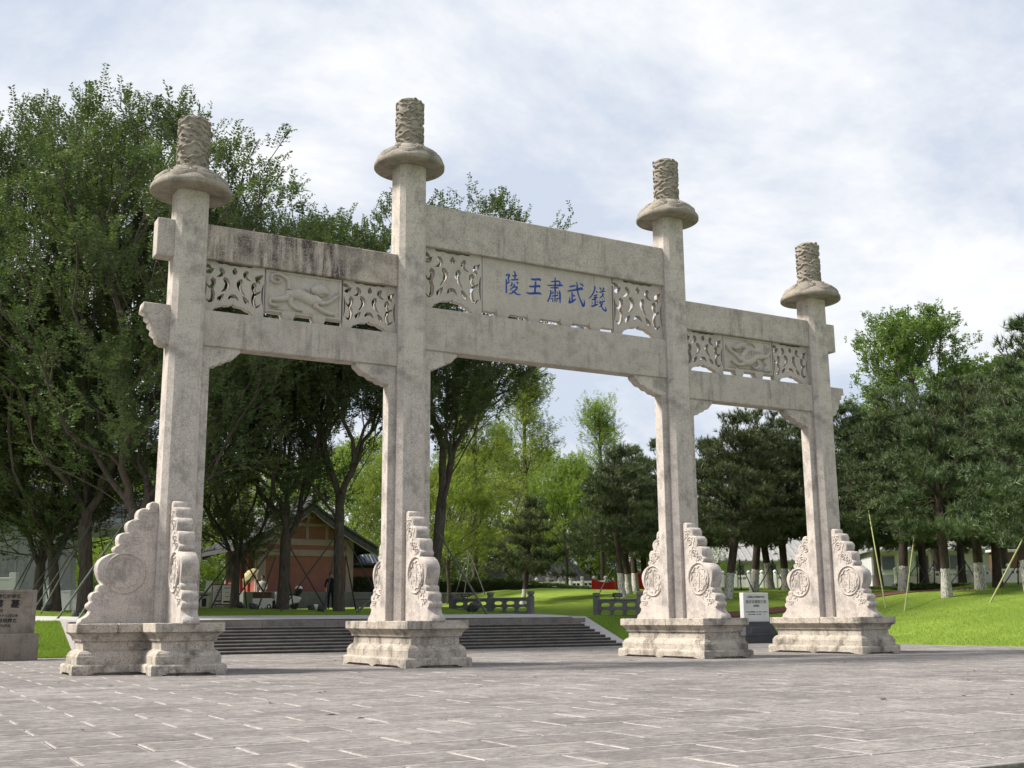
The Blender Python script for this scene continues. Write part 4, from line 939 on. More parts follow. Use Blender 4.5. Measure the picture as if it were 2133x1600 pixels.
for (px, D, me_, s, rz, ln, lb) in [(1088, 58, PC, .72, 1.0, (0, .12), 'small pine with crooked whitewashed trunk in front of the hedge'),
        (1298, 57, PC, .98, 2.0, (0, .02), 'pine with whitewashed trunk beside the floodlight on the right balustrade'), (1311, 61, PA, .86, 4.0, (0, 0), 'middle pine of three close whitewashed trunks by the red barrier'), (1325, 65, PB, .84, 5.2, (0, 0), 'rear pine of three close trunks by the red barrier'),
        (1518, 57.5, PA, 1.05, .6, (0, .10), 'leaning pine with whitewashed trunk behind the white stele'), (1572, 62, PB, 1.0, 2.6, (0, -.06), 'pine with leaning whitewashed trunk left of the white house gable'), (1608, 66, PC, 1.2, 3.7, (0, 0), 'slim pine braced by dark poles in front of the white balustrade'), (1640, 64, PB, .98, 5.0, (0, 0), 'dense pine close behind the inner side of the rightmost pillar'), (1480, 70, PA, 1.0, 1.7, (0, 0), 'pine behind the leaning one between the right pair of pillars'),
        (1700, 66, PB, 1.08, .2, (0, 0), 'tall pine directly behind the rightmost pillar'), (1790, 62, PD, .98, 2.3, (0, 0), 'broad pine just outside the rightmost pillar'), (1885, 58, PB, 1.05, 3.0, (0, 0), 'pine with whitewashed trunk behind the left bamboo pole'), (1975, 51, PA, 1.02, 4.4, (0, -.05), 'pine with bright white trunk on the open lawn'), (2047, 54, PB, 1.02, 1.1, (0, -.03), 'thick pine with greyish whitewashed trunk'), (2083, 57, PD, 1.0, 5.5, (0, 0), 'tall unwashed pine beside the thick greyish one'), (2150, 50, PA, 1.1, 2.9, (0, 0), 'pine at the lawn edge next to the leaning bamboo pole'), (2235, 40, PD, 1.05, .9, (0, 0), 'large nearer pine reaching in from beyond the lawn'), (1930, 66, PD, 1.0, 1.4, (0, 0), 'broad dark pine between the bamboo poles, further back'), (2010, 70, PD, 1.0, 4.8, (0, 0), 'broad dark pine behind the bright white trunk'), (1835, 72, PD, 1.0, 3.6, (0, 0), 'broad dark pine further back behind the first bamboo pole'), (1400, 72, PD, .95, .4, (0, 0), 'broad dark pine behind the third pillar'), (1345, 75, PD, .85, 2.8, (0, 0), 'dark pine beyond the three close trunks')]:
    plant_tree('pine_tree', me_, px, D, s, rz, lb, 'pine', gp, lean=ln)

for (px, D, me_, sc_, rz, lb) in [(-330, 52, ZB, 1.0, 1.0, 'broadleaf tree on the far side of the lawn beyond the old stele'), (-620, 60, ZA, .9, 2.5, 'broadleaf tree further along the lawn beyond the old stele')]:
    plant_tree('broadleaf_tree', me_, px, D, sc_, rz, lb, group=gl)
# ================================================================== buildings and park furniture
def text_mesh(s, size, mat, bold=0.):
    cu = bpy.data.curves.new('writing', 'FONT'); cu.body = s; cu.size = size; cu.align_x = 'CENTER'; cu.align_y = 'CENTER'; cu.offset = bold; cu.extrude = .003; cu.resolution_u = 2
    o = bpy.data.objects.new('writing', cu); COL.objects.link(o); bpy.context.view_layer.update(); me = bpy.data.meshes.new_from_object(o)
    bpy.data.objects.remove(o); bpy.data.curves.remove(cu); me.transform(Matrix.Rotation(math.pi/2, 4, 'X')); me.materials.clear(); me.materials.append(mat); return me
def write(parent, s, size, x, y, z, mat='black_ink', bold=0., sx=1.):
    o = link('writing', text_mesh(s, size, M[mat], bold), parent); o.location = (x, y, z); o.scale = (sx, 1, 1); return o
# ---- white stele on a dark plinth, between the two right pillars
p = gw(24.05, -9.9); st = empty('white_stele', (p.x, p.y, 0), GT, 'white marble heritage stele with black lettering on a dark grey plinth', 'stele')
sl_ = MB().bbox(-.62, .62, -.11, .11, .78, 1.86, .012).build('slab', M['white_stone'], st)
M['slate'] = stone('slate', (.085, .09, .098), (.065, .068, .075), (.03, .03, .03), .4, .3, .3, .3)
MB().loft([[(-a, -b, z), (a, -b, z), (a, b, z), (-a, b, z)] for a, b, z in ((.86, .40, 0), (.86, .40, .26), (.88, .42, .28), (.88, .42, .30))]).build('plinth_base', M['slate'], st)
MB().loft([[(-a, -b, z), (a, -b, z), (a, b, z), (-a, b, z)] for a, b, z in ((.80, .36, .30), (.78, .35, .36), (.66, .22, .66), (.64, .2, .79))]).build('plinth_top', M['slate'], st)
MB().bbox(-.5, .5, -.345, -.30, .40, .58, .01).build('plinth_panel', M['slate'], st)
for s, sz, z, b in (('全国重点文物保护单位', .085, 1.70, 0), ('临安吴越国王陵', .145, 1.52, -.001), ('（钱镠墓）', .08, 1.37, 0), ('中华人民共和国国务院二〇〇一年六月二十五日公布', .046, 1.15, 0), ('浙江省人民政府二〇〇二年四月          立', .046, 1.06, 0)):
    write(sl_, s, sz, 0, -.113, z, bold=b)
# ---- old brown stele at the left
p = gw(-2.28, -9.95); st = empty('old_stele', (p.x, p.y, 0), GT, 'weathered brown stone stele with carved black characters on a block base', 'stele')
MB().bbox(-1.14, 1.14, -.36, .36, -.01, .70, .03).build('base_block', M['old_stele'], st)
sl_ = MB().bbox(-1.04, 1.04, -.17, .17, .70, 1.84, .02).build('slab', M['old_stele'], st)
fr = MB(); fr.bbox(-1.04, 1.04, -.182, -.165, 1.77, 1.838, .004); fr.bbox(.93, 1.038, -.182, -.165, .74, 1.77, .004); fr.bbox(-1.038, -.93, -.182, -.165, .74, 1.77, .004); fr.bbox(-1.04, 1.04, -.182, -.165, .702, .80, .004)
fr.build('border', M['old_stele'], sl_)
for s, sz, x, z, b in (('浙江省文物保护单位', .115, .12, 1.665, .002), ('钱   镠   墓', .225, .10, 1.46, .007), ('五代', .10, .13, 1.28, .001), ('一九八一年四月十三日公布', .085, .10, 1.16, .001), ('临安县人民政府立', .115, .12, 1.03, .002), ('一九八四年七月立', .08, .12, .90, .001)):
    write(sl_, s, sz, x, -.173, z, bold=b)
# ---- carved stone balustrades at the head of the path
def post(mb_parent, x, h):
    b = MB(); b.bbox(x-.11, x+.11, -.11, .11, -.1, h-.20, .01); b.build('post', M['grey_stone'], mb_parent)
    b = MB().loft([octo(r, r*.35, x, 0, z) for r, z in ((.11, h-.20), (.085, h-.185), (.085, h-.16), (.125, h-.14), (.13, h-.02), (.11, h))]); b.build('post_cap', M['grey_stone'], mb_parent)
def balustrade(name, px0, D0, px1, D1, n, h, label):
    a, b = on_ground(px0, D0), on_ground(px1, D1); L = math.hypot(b.x-a.x, b.y-a.y); z = min(a.z, b.z)
    o = empty(name, (a.x, a.y, z), math.atan2(b.y-a.y, b.x-a.x), label, 'balustrade', 'grey stone balustrades on the terrace')
    for i in range(n+1): post(o, L*i/n, h)
    for i in range(n):
        x0, x1 = L*i/n+.11, L*(i+1)/n-.11; w = x1-x0; H_ = h-.30
        def lo(cx_, cz_, a_, b_): return [(cx_+a_*math.copysign(abs(math.cos(t))**.6, math.cos(t)), cz_+b_*math.copysign(abs(math.sin(t))**.9, math.sin(t))) for t in [2*math.pi*k/14 for k in range(14)]]
        nh = 3 if w > 1.5 else 2; hs = []
        for k in range(nh):
            cx_ = x0+w*(k+.5)/nh; hs += [lo(cx_, H_*.74, w/nh*.38, H_*.11), lo(cx_, H_*.34, w/nh*.42, H_*.14)]
        me = pierced('panel', [(x0-.01, -.05), (x1+.01, -.05), (x1+.01, H_-.03), (x0-.01, H_-.03)], hs, .10); me.materials.append(M['grey_stone']); link('panel', me, o)
        MB().bbox(x0-.01, x1+.01, -.075, .075, H_-.03, H_+.05, .015).build('handrail', M['grey_stone'], o)
    return o, z
bl, bz_ = balustrade('stone_balustrade', 942, 52, 1106, 49, 2, .98, 'grey pierced stone balustrade left of the path, floodlight on its rail')
br, brz = balustrade('stone_balustrade', 1243, 47, 1334, 46, 1, 1.05, 'grey pierced stone balustrade right of the path beside the third pillar')
def floodlight(px, D, z, label):
    p = at(px, 1250, D); o = empty('floodlight', (p.x, p.y, z), .25, label, 'floodlight', 'black floodlights')
    MB().loft([[(-.20*s, -.02-.05, zz), (.20*s, -.02-.05, zz), (.17*s, .10, zz+.03), (-.17*s, .10, zz+.03)] for s, zz in ((1, .06), (1.02, .10), (.9, .20))]).build('lamp_head', M['black'], o)
    MB().box(-.12, -.09, -.01, .02, -.01, .1).box(.09, .12, -.01, .02, -.01, .1).box(-.12, .12, -.03, .04, -.012, .012).build('bracket', M['black'], o)
    MB().box(-.15, .15, -.085, -.068, .09, .17).build('lens', M['glass'], o)
floodlight(969, 51.5, bz_+.74, 'black floodlight on the left balustrade rail'); floodlight(1286, 46.5, brz+.80, 'black floodlight on the right balustrade rail')
# ---- rock-shaped garden speakers and dark stones on the grass
def rock(px, D, s, seed, label):
    g = random.Random(seed); p = on_ground(px, D); b = bmesh.new(); bmesh.ops.create_icosphere(b, subdivisions=2, radius=1)
    for v in b.verts: v.co = v.co*(1+g.uniform(-.14, .14)); v.co.z *= 1.25; v.co.x += v.co.z*.35
    me = bpy.data.meshes.new('rock'); b.to_mesh(me); b.free(); me.materials.append(M['rock']); o = link('garden_rock', me); o.location = (p.x, p.y, p.z+.55*s); o.scale = (s*.9, s*.8, s*.75); o.rotation_euler = (0, 0, g.uniform(0, 6))
    tag(o, label, 'rock', 'dark rocks on the grass')
for a in ((97, 43, .21, 1, 'dark pointed rock on the grass nearer the old stele'), (157, 40, .17, 2, 'dark pointed rock on the grass nearer the leftmost pillar'), (501, 50, .18, 3, 'dark rock beside the small forked tree in front of the red house'), (527, 49, .18, 4, 'dark rock in front of the white cart'), (648, 50.5, .18, 5, 'dark rock left of the pale rock by the standing person'), (668, 48.5, .19, 6, 'dark rock right in front of the standing person'), (984, 49.5, .30, 8, 'dark rock behind the left balustrade panel')): rock(*a)
# ---- red gabled house
HD = 61.0
c0 = at(535, 1233, HD); hz0 = 2.42
house = empty('red_house', (c0.x, c0.y, hz0), GT, 'red walled Chinese house with grey tiled gable roof and pale timber frame', 'house')
HW, HL, HE, HR = 5.35, 6.2, 2.95, 4.75       # gable width, depth, eaves height, ridge height
MB().prism([(0, -.4), (HW, -.4), (HW, HE), (HW/2, HR-.25), (0, HE)], .02, .2).build('gable_wall', M['red_wall'], house)
MB().box(HW-.2, HW-.02, .2, HL, -.4, HE).build('side_wall', M['red_wall'], house); MB().box(0, HW, HL-.2, HL, -.4, HE).build('back_wall', M['red_wall'], house)
for x0, x1, z0, z1 in ((-.02, .42, -.4, HE-.05), (HW-.42, HW+.02, -.4, HE-.05)): MB().bbox(x0, x1, -.05, .06, z0, z1, .01).build('corner_pillar', M['pale_wood'], house)
for z0, z1 in ((HE-.42, HE-.08), (HE-1.0, HE-.66)): MB().bbox(.42, HW-.42, -.03, .05, z0, z1, .01).build('gable_beam', M['pale_wood'], house)
for x in (1.55, 2.68, 3.8): MB().bbox(x-.09, x+.09, -.025, .05, HE-.08, HE+.62 if x != 2.68 else HE+.95, .01).build('strut', M['pale_wood'], house)
MB().bbox(1.1, 4.25, -.028, .05, HE+.62, HE+.78, .01).build('gable_beam', M['pale_wood'], house)
gd = MB(); fnl = lambda a, b, h: (a, -.12-h, b)
for s in (-1, 1): gd.ridge(spiral(HW/2+s*.2, HR-.62, .2, 1.2, .09, math.pi/2, 14, -s), fnl, .05)
gd.ridge(smoothline([(HW/2, HR-.3, .12), (HW/2, HR-.7, .2), (HW/2, HR-.95, .04)]), fnl, .05); gd.build('hanging_fish_ornament', M['pale_wood'], house, 60)
# left facade with doors and lattice windows
MB().box(.25, .30, .2, HL, -.4, HE).build('facade_panel', M['dark'], house)
for k in range(5):
    y = .35 + k*(HL-.5)/4; MB().bbox(-.02, .24, y-.12, y+.12, -.4, HE-.1, .01).build('column', M['pale_wood'] if k in (0, 4) else M['red_wood'], house)
MB().bbox(-.04, .22, .1, HL, HE-.45, HE-.12, .01).build('lintel', M['pale_wood'], house)
for k in range(4):
    y0, y1 = .5+k*(HL-.5)/4, .2+(k+1)*(HL-.5)/4
    d = MB().box(.12, .20, y0, y1, -.35, HE-.5).build('door', M['red_wood'], house)
    for j in range(4): MB().box(.105, .125, y0+.08+(y1-y0-.12)*j/4, y0+.03+(y1-y0-.12)*(j+1)/4, .7, HE-.75).build('pane', M['glass'], d)
MB().box(-.14, -.10, 1.2, 2.6, HE-.62, HE-.38).build('red_sign', M['red_cloth'], house)
for s in (-1, 1):
    ov = 1.15; xe = -ov if s < 0 else HW+ov; ze = HE-.55; pts = []
    for k in range(7):                        # concave roof line from ridge to eaves
        t = k/6; pts.append((HW/2+(xe-HW/2)*t, HR+(ze-HR)*(1-(1-t)**1.35) if False else HR+(ze-HR)*(t**.86)))
    y0, y1 = -.75, HL+.75
    r = MB(); rings = [[(x, y0, z-.16), (x, y1, z-.16), (x, y1, z), (x, y0, z)] for x, z in pts]; r.loft(rings); roof = r.build('roof_slope', M['roof_tile'], house)
    tl = MB(); n = int((y1-y0)/.24)
    for k in range(n+1):
        y = y0+.06+(y1-y0-.12)*k/n; tl.tube([(x, y, z+.015) for x, z in pts], .062, 6)
    tag(tl.build('tile_rows', M['roof_tile'], roof, 60), kind='stuff')
    for yy in (y0, y1):
        vb_ = MB().loft([[(x, yy-.05, z-.42), (x, yy+.02, z-.42), (x, yy+.02, z-.10), (x, yy-.05, z-.10)] for x, z in pts]); vb_.build('bargeboard', M['roof_tile'], roof)
        MB().tube([(x, yy-.03, z+.05) for x, z in pts], .09, 6).build('verge_tiles', M['roof_tile'], roof, 60)
        MB().loft([[(x, yy-.065, z-.46), (x, yy-.02, z-.46), (x, yy-.02, z-.41), (x, yy-.065, z-.41)] for x, z in pts]).build('verge_trim', M['pale_wood'], roof)
    MB().loft([[(xe-.02, y, ze-.22), (xe+.03, y, ze-.22), (xe+.03, y, ze-.12), (xe-.02, y, ze-.12)] for y in (y0, y1)]).build('eaves_board', M['roof_tile'], roof)
MB().bbox(HW/2-.14, HW/2+.14, -.85, HL+.85, HR-.08, HR+.22, .05).build('ridge', M['roof_tile'], house)
MB().bbox(-1.0, HW+1.4, -.95, HL, -1.0, .02, .02).build('plinth', M['grey_stone'], house)
# ---- lower red wall with blue tiled coping beside the house
q = house.matrix_basis @ Vector((HW+.6, 2.2, 0)); ax = empty('tiled_wall', (q.x, q.y, hz0-.3), GT, 'low red wall with dark blue tiled coping beside the red house', 'wall')
MB().bbox(0, 3.1, -.15, .15, 0, 1.75, .01).build('wall_panel', M['red_wall'], ax); MB().bbox(3.1, 3.3, -.18, .18, 0, 1.8, .01).build('pier', M['dark'], ax)
for s in (-1, 1):
    r = MB().loft([[(-.1, s*.62, 2.0), (3.6, s*.62, 2.0), (3.6, s*.6, 1.9), (-.1, s*.6, 1.9)], [(-.1, 0, 2.5), (3.6, 0, 2.5), (3.6, 0, 2.35), (-.1, 0, 2.35)]]).build('coping_slope', M['blue_tile'], ax)
    tl = MB()
    for k in range(17): tl.tube([(k*.22, s*.63, 2.0), (k*.22, 0, 2.52)], .055, 6)
    tag(tl.build('tile_rows', M['blue_tile'], r, 60), kind='stuff')
MB().bbox(-.1, 3.6, -.15, .15, 1.75, 1.95, .01).build('frieze', M['dark'], ax)
# ---- low pavilion with hipped grey roofs behind the hedge
PD_ = 84.; c = at(1092, 1225, PD_); pv = empty('pavilion', (c.x, c.y, 2.5), .30, 'low open pavilion with sweeping grey tiled roofs behind the hedge', 'pavilion')
def hip(cx_, w, d, z0, h, nm):
    e = [(cx_-w/2, -d/2, z0), (cx_+w/2, -d/2, z0), (cx_+w/2, d/2, z0), (cx_-w/2, d/2, z0)]; rg = [(cx_-w*.22, 0, z0+h), (cx_+w*.22, 0, z0+h)]
    mb = MB(); mb.add(e+rg, [(0, 1, 5, 4), (1, 2, 5), (2, 3, 4, 5), (3, 0, 4), (0, 3, 2, 1)]); r = mb.build(nm, M['roof_tile'], pv)
    tl = MB(); n = int(w/.3)
    for k in range(n+1):
        x = cx_-w/2+w*k/n; xt = min(max(x, cx_-w*.22), cx_+w*.22); t = 1 if abs(x-cx_) <= w*.22 else (w/2-abs(x-cx_))/(w*.28)
        if t > .05: tl.tube([(x, -d/2, z0+.03), (x, -d/2+d/2*t, z0+h*t+.03)], .06, 5)
    tag(tl.build('tile_rows', M['roof_tile'], r, 60), kind='stuff')
    MB().tube([(cx_-w*.25, 0, z0+h+.08), (cx_+w*.25, 0, z0+h+.08)], .14, 6).build('ridge', M['roof_tile'], r)
    for s in (-1, 1):
        for s2 in (-1, 1): MB().tube([(cx_+s*w*.22, 0, z0+h+.05), (cx_+s*w*.4, s2*d*.33, z0+h*.3), (cx_+s*w*.52, s2*d*.52, z0+.12)], .09, 6).build('hip_ridge', M['roof_tile'], r)
hip(-1.6, 5.6, 5.0, .95, 1.55, 'roof'); hip(2.2, 5.4, 5.0, .85, 1.7, 'roof')
for x in (-4.0, -1.8, .3, 2.4, 4.4):
    for y in (-2.1, 2.1): MB().tube([(x, y, -.6), (x, y, .95)], .13, 8).build('column', M['dark'], pv, 60)
MB().box(-4.3, 4.8, -2.3, 2.3, -.6, -.35).build('floor_slab', M['dark'], pv)
# ---- white marble balustrades
def white_rail(name, px0, D0, px1, D1, z, n, label, h=1.05):
    a, b = at(px0, 1230, D0), at(px1, 1230, D1); L = math.hypot(b.x-a.x, b.y-a.y); o = empty(name, (a.x, a.y, z), math.atan2(b.y-a.y, b.x-a.x), label, 'balustrade', 'white marble balustrades')
    for i in range(n+1):
        x = L*i/n; MB().bbox(x-.1, x+.1, -.1, .1, -.4, h-.25, .01).build('post', M['white'], o); MB().lathe([(.10, h-.25), (.07, h-.22), (.13, h-.14), (.13, h-.06), (.05, h+.02)], (x, 0, 0), 10).build('post_cap', M['white'], o, 60)
    for i in range(n):
        x0, x1 = L*i/n+.1, L*(i+1)/n-.1; w = x1-x0
        me = pierced('panel', [(x0-.01, -.4), (x1+.01, -.4), (x1+.01, h-.28), (x0-.01, h-.28)], [[(x0+w*a_, h-.42), (x0+w*a_, h-.58), (x0+w*b_, h-.58), (x0+w*b_, h-.42)] for a_, b_ in ((.08, .46), (.54, .92))], .10); me.materials.append(M['white']); link('panel', me, o)
white_rail('white_balustrade', 1095, 79, 1262, 76, 2.6, 7, 'white stone balustrade behind the hedge and pavilion')
white_rail('white_balustrade', 1480, 79, 1672, 77, 2.95, 7, 'white stone balustrade behind the pines between the right pillars')
white_rail('white_balustrade', 1868, 75, 2000, 73, 2.95, 5, 'white stone balustrade behind the pines beside the rightmost pillar')
white_rail('white_balustrade', 2000, 72, 2160, 68, 2.9, 6, 'white stone balustrade behind the greyish whitewashed pines')
# ---- red barriers
for px, D, w, h, lb in ((1264, 72, 1.9, .75, 'red fabric barrier left of the three close pine trunks'), (1331, 70, 1.5, 1.0, 'taller red fabric barrier right of the three close pine trunks')):
    p = at(px, 1225, D); o = empty('red_barrier', (p.x, p.y, gz(p.x, p.y)), .2, lb, 'barrier', 'red barriers')
    MB().add([(x, .06*math.sin(x*5), z - (.22*math.sin((x+w/2)/w*math.pi)*(z > .5) if w > 1.6 else 0)) for z in (.05, h) for x in np.linspace(-w/2, w/2, 13)], [(i, i+1, i+14, i+13) for i in range(12)]).build('cloth', M['red_cloth'], o)
    for x in (-w/2, w/2): MB().tube([(x, 0, -.1), (x, 0, h+.08)], .03, 6).build('post', M['red_cloth'], o)
# ---- white houses with grey roofs beyond the right balustrades
M['far_tile'] = plain('far_grey_tile', (.27, .27, .275), .9, .2, .2, 3)
M['far_wall'] = plain('far_white_wall', (.46, .46, .47), .9, .2, .1, 1)
def far_house(px, D, w, d, h, rz, label, mat='far_wall'):
    p = at(px, 1230, D); o = empty('far_house', (p.x, p.y, 2.6), rz, label, 'house', 'far white houses')
    MB().box(-w/2, w/2, -d/2, d/2, -1, h).build('wall', M[mat], o); MB().box(-w/2-.02, w/2+.02, -d/2-.02, -d/2+.1, -1, h*.42).build('grey_dado', M['house_grey'], o)
    r = MB().prism([(-d/2-.6, h-.15), (0, h+d*.28), (d/2+.6, h-.15), (d/2+.6, h-.3), (-d/2-.6, h-.3)], -w/2-.4, w/2+.4, 'x').build('roof', M['far_tile'], o)
    tl = MB(); n = int(w/.5)
    for k in range(n+1): tl.tube([(-w/2-.3+(w+.6)*k/n, -d/2-.6, h-.12), (-w/2-.3+(w+.6)*k/n, 0, h+d*.28+.03)], .08, 5)
    tag(tl.build('tile_rows', M['far_tile'], r), kind='stuff')
    for k in range(int(w/2.6)):
        x = -w/2+1.3+k*2.6; f = MB().bbox(x-.55, x+.55, -d/2-.06, -d/2+.05, h*.5, h*.85, .02).build('window', M['steel'], o); MB().box(x-.47, x+.47, -d/2-.075, -d/2-.05, h*.53, h*.82).build('pane', M['glass'], f)
    MB().box(w/2-1.6, w/2-.6, -d/2-.05, -d/2+.05, -1, 1.6).build('door', M['green_board'], o)
far_house(1600, 96, 9, 6, 2.9, .05, 'long white house with grey dado and pale roof between the right pillars'); far_house(1935, 94, 10, 6, 3.6, -.1, 'white house with grey dado behind the bamboo poles'); far_house(2100, 98, 9, 7, 4.6, -.1, 'white house with green door behind the leaning bamboo'); far_house(2180, 120, 9, 8, 9.0, .1, 'taller white house gable beyond the pines')
p = at(2098, 1190, 88); o = empty('brick_gatehouse', (p.x, p.y, 2.6), .1, 'small brown brick wall between the far white houses', 'wall'); MB().bbox(-1.2, 1.2, -.3, .3, -1, 3.0, .03).build('wall_panel', M['brown'], o); MB().bbox(-1.4, 1.4, -.45, .45, 3.0, 3.2, .03).build('coping', M['pale_tile'], o)
# ---- pale stone tomb gate at the left
c = at(75, 1235, 56); tg = empty('tomb_gate', (c.x, c.y, 1.75), .12, 'pale grey stone tomb gate with tiled stone roof behind the left trees', 'gate')
def tilted(mb, m_): return mb.tf(m_)
MB().loft([[(-a, -.5, z), (a+b, -.5, z), (a+b, .5, z), (-a, .5, z)] for a, b, z in ((2.6, -.5, -.3), (2.6, -.55, .5), (2.6, -.85, .75), (2.6, -.95, 1.6), (2.6, -.9, 3.4), (2.6, -.8, 3.5))]).build('pier', M['pale_stone'], tg)
for x in (-1.9, -.9, .15, 1.05): MB().bbox(x-.06, x+.06, -.535, -.49, .9, 3.2, .01).build('rib', M['pale_stone'], tg)
MB().bbox(-2.6, 2.1, -.62, .62, 3.5, 3.62, .02).build('cornice', M['pale_stone'], tg); MB().bbox(-2.6, 2.0, -.55, .55, 3.62, 4.2, .02).build('frieze', M['pale_stone'], tg); MB().bbox(-2.6, 2.15, -.66, .66, 4.2, 4.32, .02).build('cornice', M['pale_stone'], tg)
sc_ = MB()
for k in range(5): sc_.ridge(smoothline([(-2.2+k*.95, 3.98, .05), (-1.95+k*.95, 3.84, .12), (-1.65+k*.95, 3.98, .05)]), lambda a, b, h: (a, -.55-h, b), .04)
sc_.build('swag_carving', M['pale_stone'], tg, 60)
MB().bbox(-2.6, 1.9, -.5, .5, 4.32, 5.3, .02).build('attic', M['pale_stone'], tg)
def stone_roof(x0, x1, ze, zr, d, nm, pit=.36):
    prof = [(-d, ze), (-d*.55, ze+(zr-ze)*.32), (0, zr), (d*.55, ze+(zr-ze)*.32), (d, ze)]
    r = MB().loft([[(x, y, z-.14) for y, z in prof]+[(x, y, z) for y, z in reversed(prof)] for x in (x0, x1)]).build(nm, M['pale_tile'], tg)
    n = int((x1-x0)/pit)
    for k in range(n+1):
        x = x0+.1+(x1-x0-.2)*k/n; MB().tube([(x, -d-.03, ze+.03), (x, -d*.55, ze+(zr-ze)*.32+.05), (x, 0, zr+.05)], .095, 6).build('tile_row', M['pale_tile'], r, 60)
        MB().lathe([(.09, 0), (.02, .05)], (x, -d-.03, ze-.03), 8).build('eaves_tile', M['pale_tile'], r)
    MB().bbox(x0-.05, x1+.05, -.14, .14, zr-.05, zr+.28, .04).build('ridge', M['pale_tile'], r)
    return r
stone_roof(-2.8, 2.5, 5.35, 6.6, 1.1, 'upper_roof'); rf = stone_roof(1.9, 5.4, 3.75, 4.9, 1.0, 'wing_roof')
MB().bbox(1.9, 5.3, -.35, .35, 3.3, 3.72, .02).build('wing_lintel', M['pale_stone'], tg)
MB().tube([(4.4, -.2, 4.5), (4.5, -.2, 5.2), (4.3, -.2, 5.5), (4.05, -.2, 5.35)], [.2, .2, .16, .06], 8).build('dragon_finial', M['pale_tile'], tg, 60)
stone_roof(5.2, 7.4, 3.9, 4.75, .9, 'outer_roof'); MB().bbox(5.2, 7.3, -.3, .3, 3.45, 3.86, .02).build('wing_lintel', M['pale_stone'], tg); MB().bbox(6.9, 7.3, -.3, .3, -.3, 3.46, .02).build('wing_pier', M['pale_stone'], tg)
# ---- white stair rail and wall beside the tomb gate
p = at(88, 1262, 52); wr = empty('white_stair_rail', (p.x, p.y, gz(p.x, p.y)), -.35, 'white marble stair rail beside the pale tomb gate', 'balustrade')
for k in range(4):
    x = k*.75; z = .75-.3*k; MB().bbox(x-.11, x+.11, -.11, .11, -.3, z+.75, .01).build('post', M['white'], wr); MB().bbox(x-.14, x+.14, -.14, .14, z+.68, z+.76, .01).build('post_cap', M['white'], wr)
    if k < 3: MB().prism([(x+.1, -.3), (x+.65, -.3), (x+.65, z+.2), (x+.1, z+.45)], -.06, .06).build('panel', M['white'], wr)
p = at(160, 1258, 54); ww = empty('low_white_wall', (p.x, p.y, gz(p.x, p.y)), .05, 'low white wall with slab bench behind the left trees', 'wall'); MB().bbox(-1.9, 2.4, -.1, .1, -.3, .95, .02).build('wall_panel', M['white'], ww); MB().bbox(.3, 1.6, -.9, -.3, .42, .50, .02).build('bench_slab', M['white'], ww); MB().bbox(.8, 1.1, -.75, -.45, -.3, .43, .02).build('bench_leg', M['white'], ww)
p = at(10, 1230, 49); wr = empty('white_gate_post', (p.x, p.y, gz(p.x, p.y)), 0, 'short white marble railing behind the old stele', 'balustrade'); MB().bbox(-.9, .2, -.1, .1, -.3, 1.15, .02).build('panel', M['white'], wr); MB().bbox(.2, .5, -.15, .15, -.3, 1.45, .02).build('post', M['white'], wr); MB().bbox(-.9, .52, -.16, .16, 1.15, 1.25, .02).build('rail', M['white'], wr)
# ---- notice boards
def board(px, D, w, h, z, label, rz=.05):
    p = on_ground(px, D); o = empty('notice_board', (p.x, p.y, p.z), rz, label, 'notice board', 'notice boards in front of the red house')
    MB().bbox(-w/2, w/2, -.03, .03, z, z+h, .008).build('frame', M['board_frame'], o); s = MB().box(-w/2+.035, w/2-.035, -.036, -.02, z+.05, z+h-.05).build('sheet', M['board'], o)
    for x in (-w/2+.06, w/2-.06): MB().tube([(x, .02, -.1), (x, .02, z+.05)], .025, 6).build('leg', M['steel'], o)
    return o, s
o, s = board(454, 56, .62, .98, .22, 'white notice board with printed text, left of the pair'); z = 1.05
for t, sz in (('公  告', .06), ('尊敬的游客', .05), ('钱王陵公园开放时间', .045), ('请文明游览爱护文物', .045), ('禁止攀爬  注意安全', .045)): write(s, t, sz, 0, -.04, z); z -= .13
MB().box(-.2, .2, -.04, -.03, .36, .43).build('printed_picture', M['pole_dark'], s)
o, s = board(471.5, 55.8, .55, .98, .22, 'white notice board with two logos, right of the pair'); z = 1.02
for t, sz in (('游客须知', .07), ('开放时间', .05), ('服务电话', .05)): write(s, t, sz, .02, -.04, z); z -= .2
MB().box(-.16, .16, -.04, -.03, .33, .42).build('printed_picture', M['pole_dark'], s)
p = on_ground(432, 54); o = empty('sign_sheet', (p.x, p.y, p.z), .1, 'tilted white sheet sign on a post left of the notice boards', 'sign'); MB().add([(-.17, 0, .82), (.14, 0, .80), (.19, .03, 1.28), (-.10, .03, 1.30)], [(0, 1, 2, 3)]).build('sheet', M['white'], o); MB().tube([(0, .05, -.1), (0, .05, 1.2)], .02, 6).build('post', M['steel'], o)
# ---- litter bin
p = on_ground(426, 55); o = empty('litter_bin', (p.x, p.y, p.z), 0, 'small grey litter bin beside the notice boards', 'litter bin'); MB().bbox(-.17, .17, -.15, .15, 0, .62, .02).build('body', M['steel'], o); MB().bbox(-.19, .19, -.17, .17, .62, .70, .02).build('lid', M['black'], o); MB().box(-.1, .1, -.16, -.14, .12, .5).build('panel', M['black'], o)
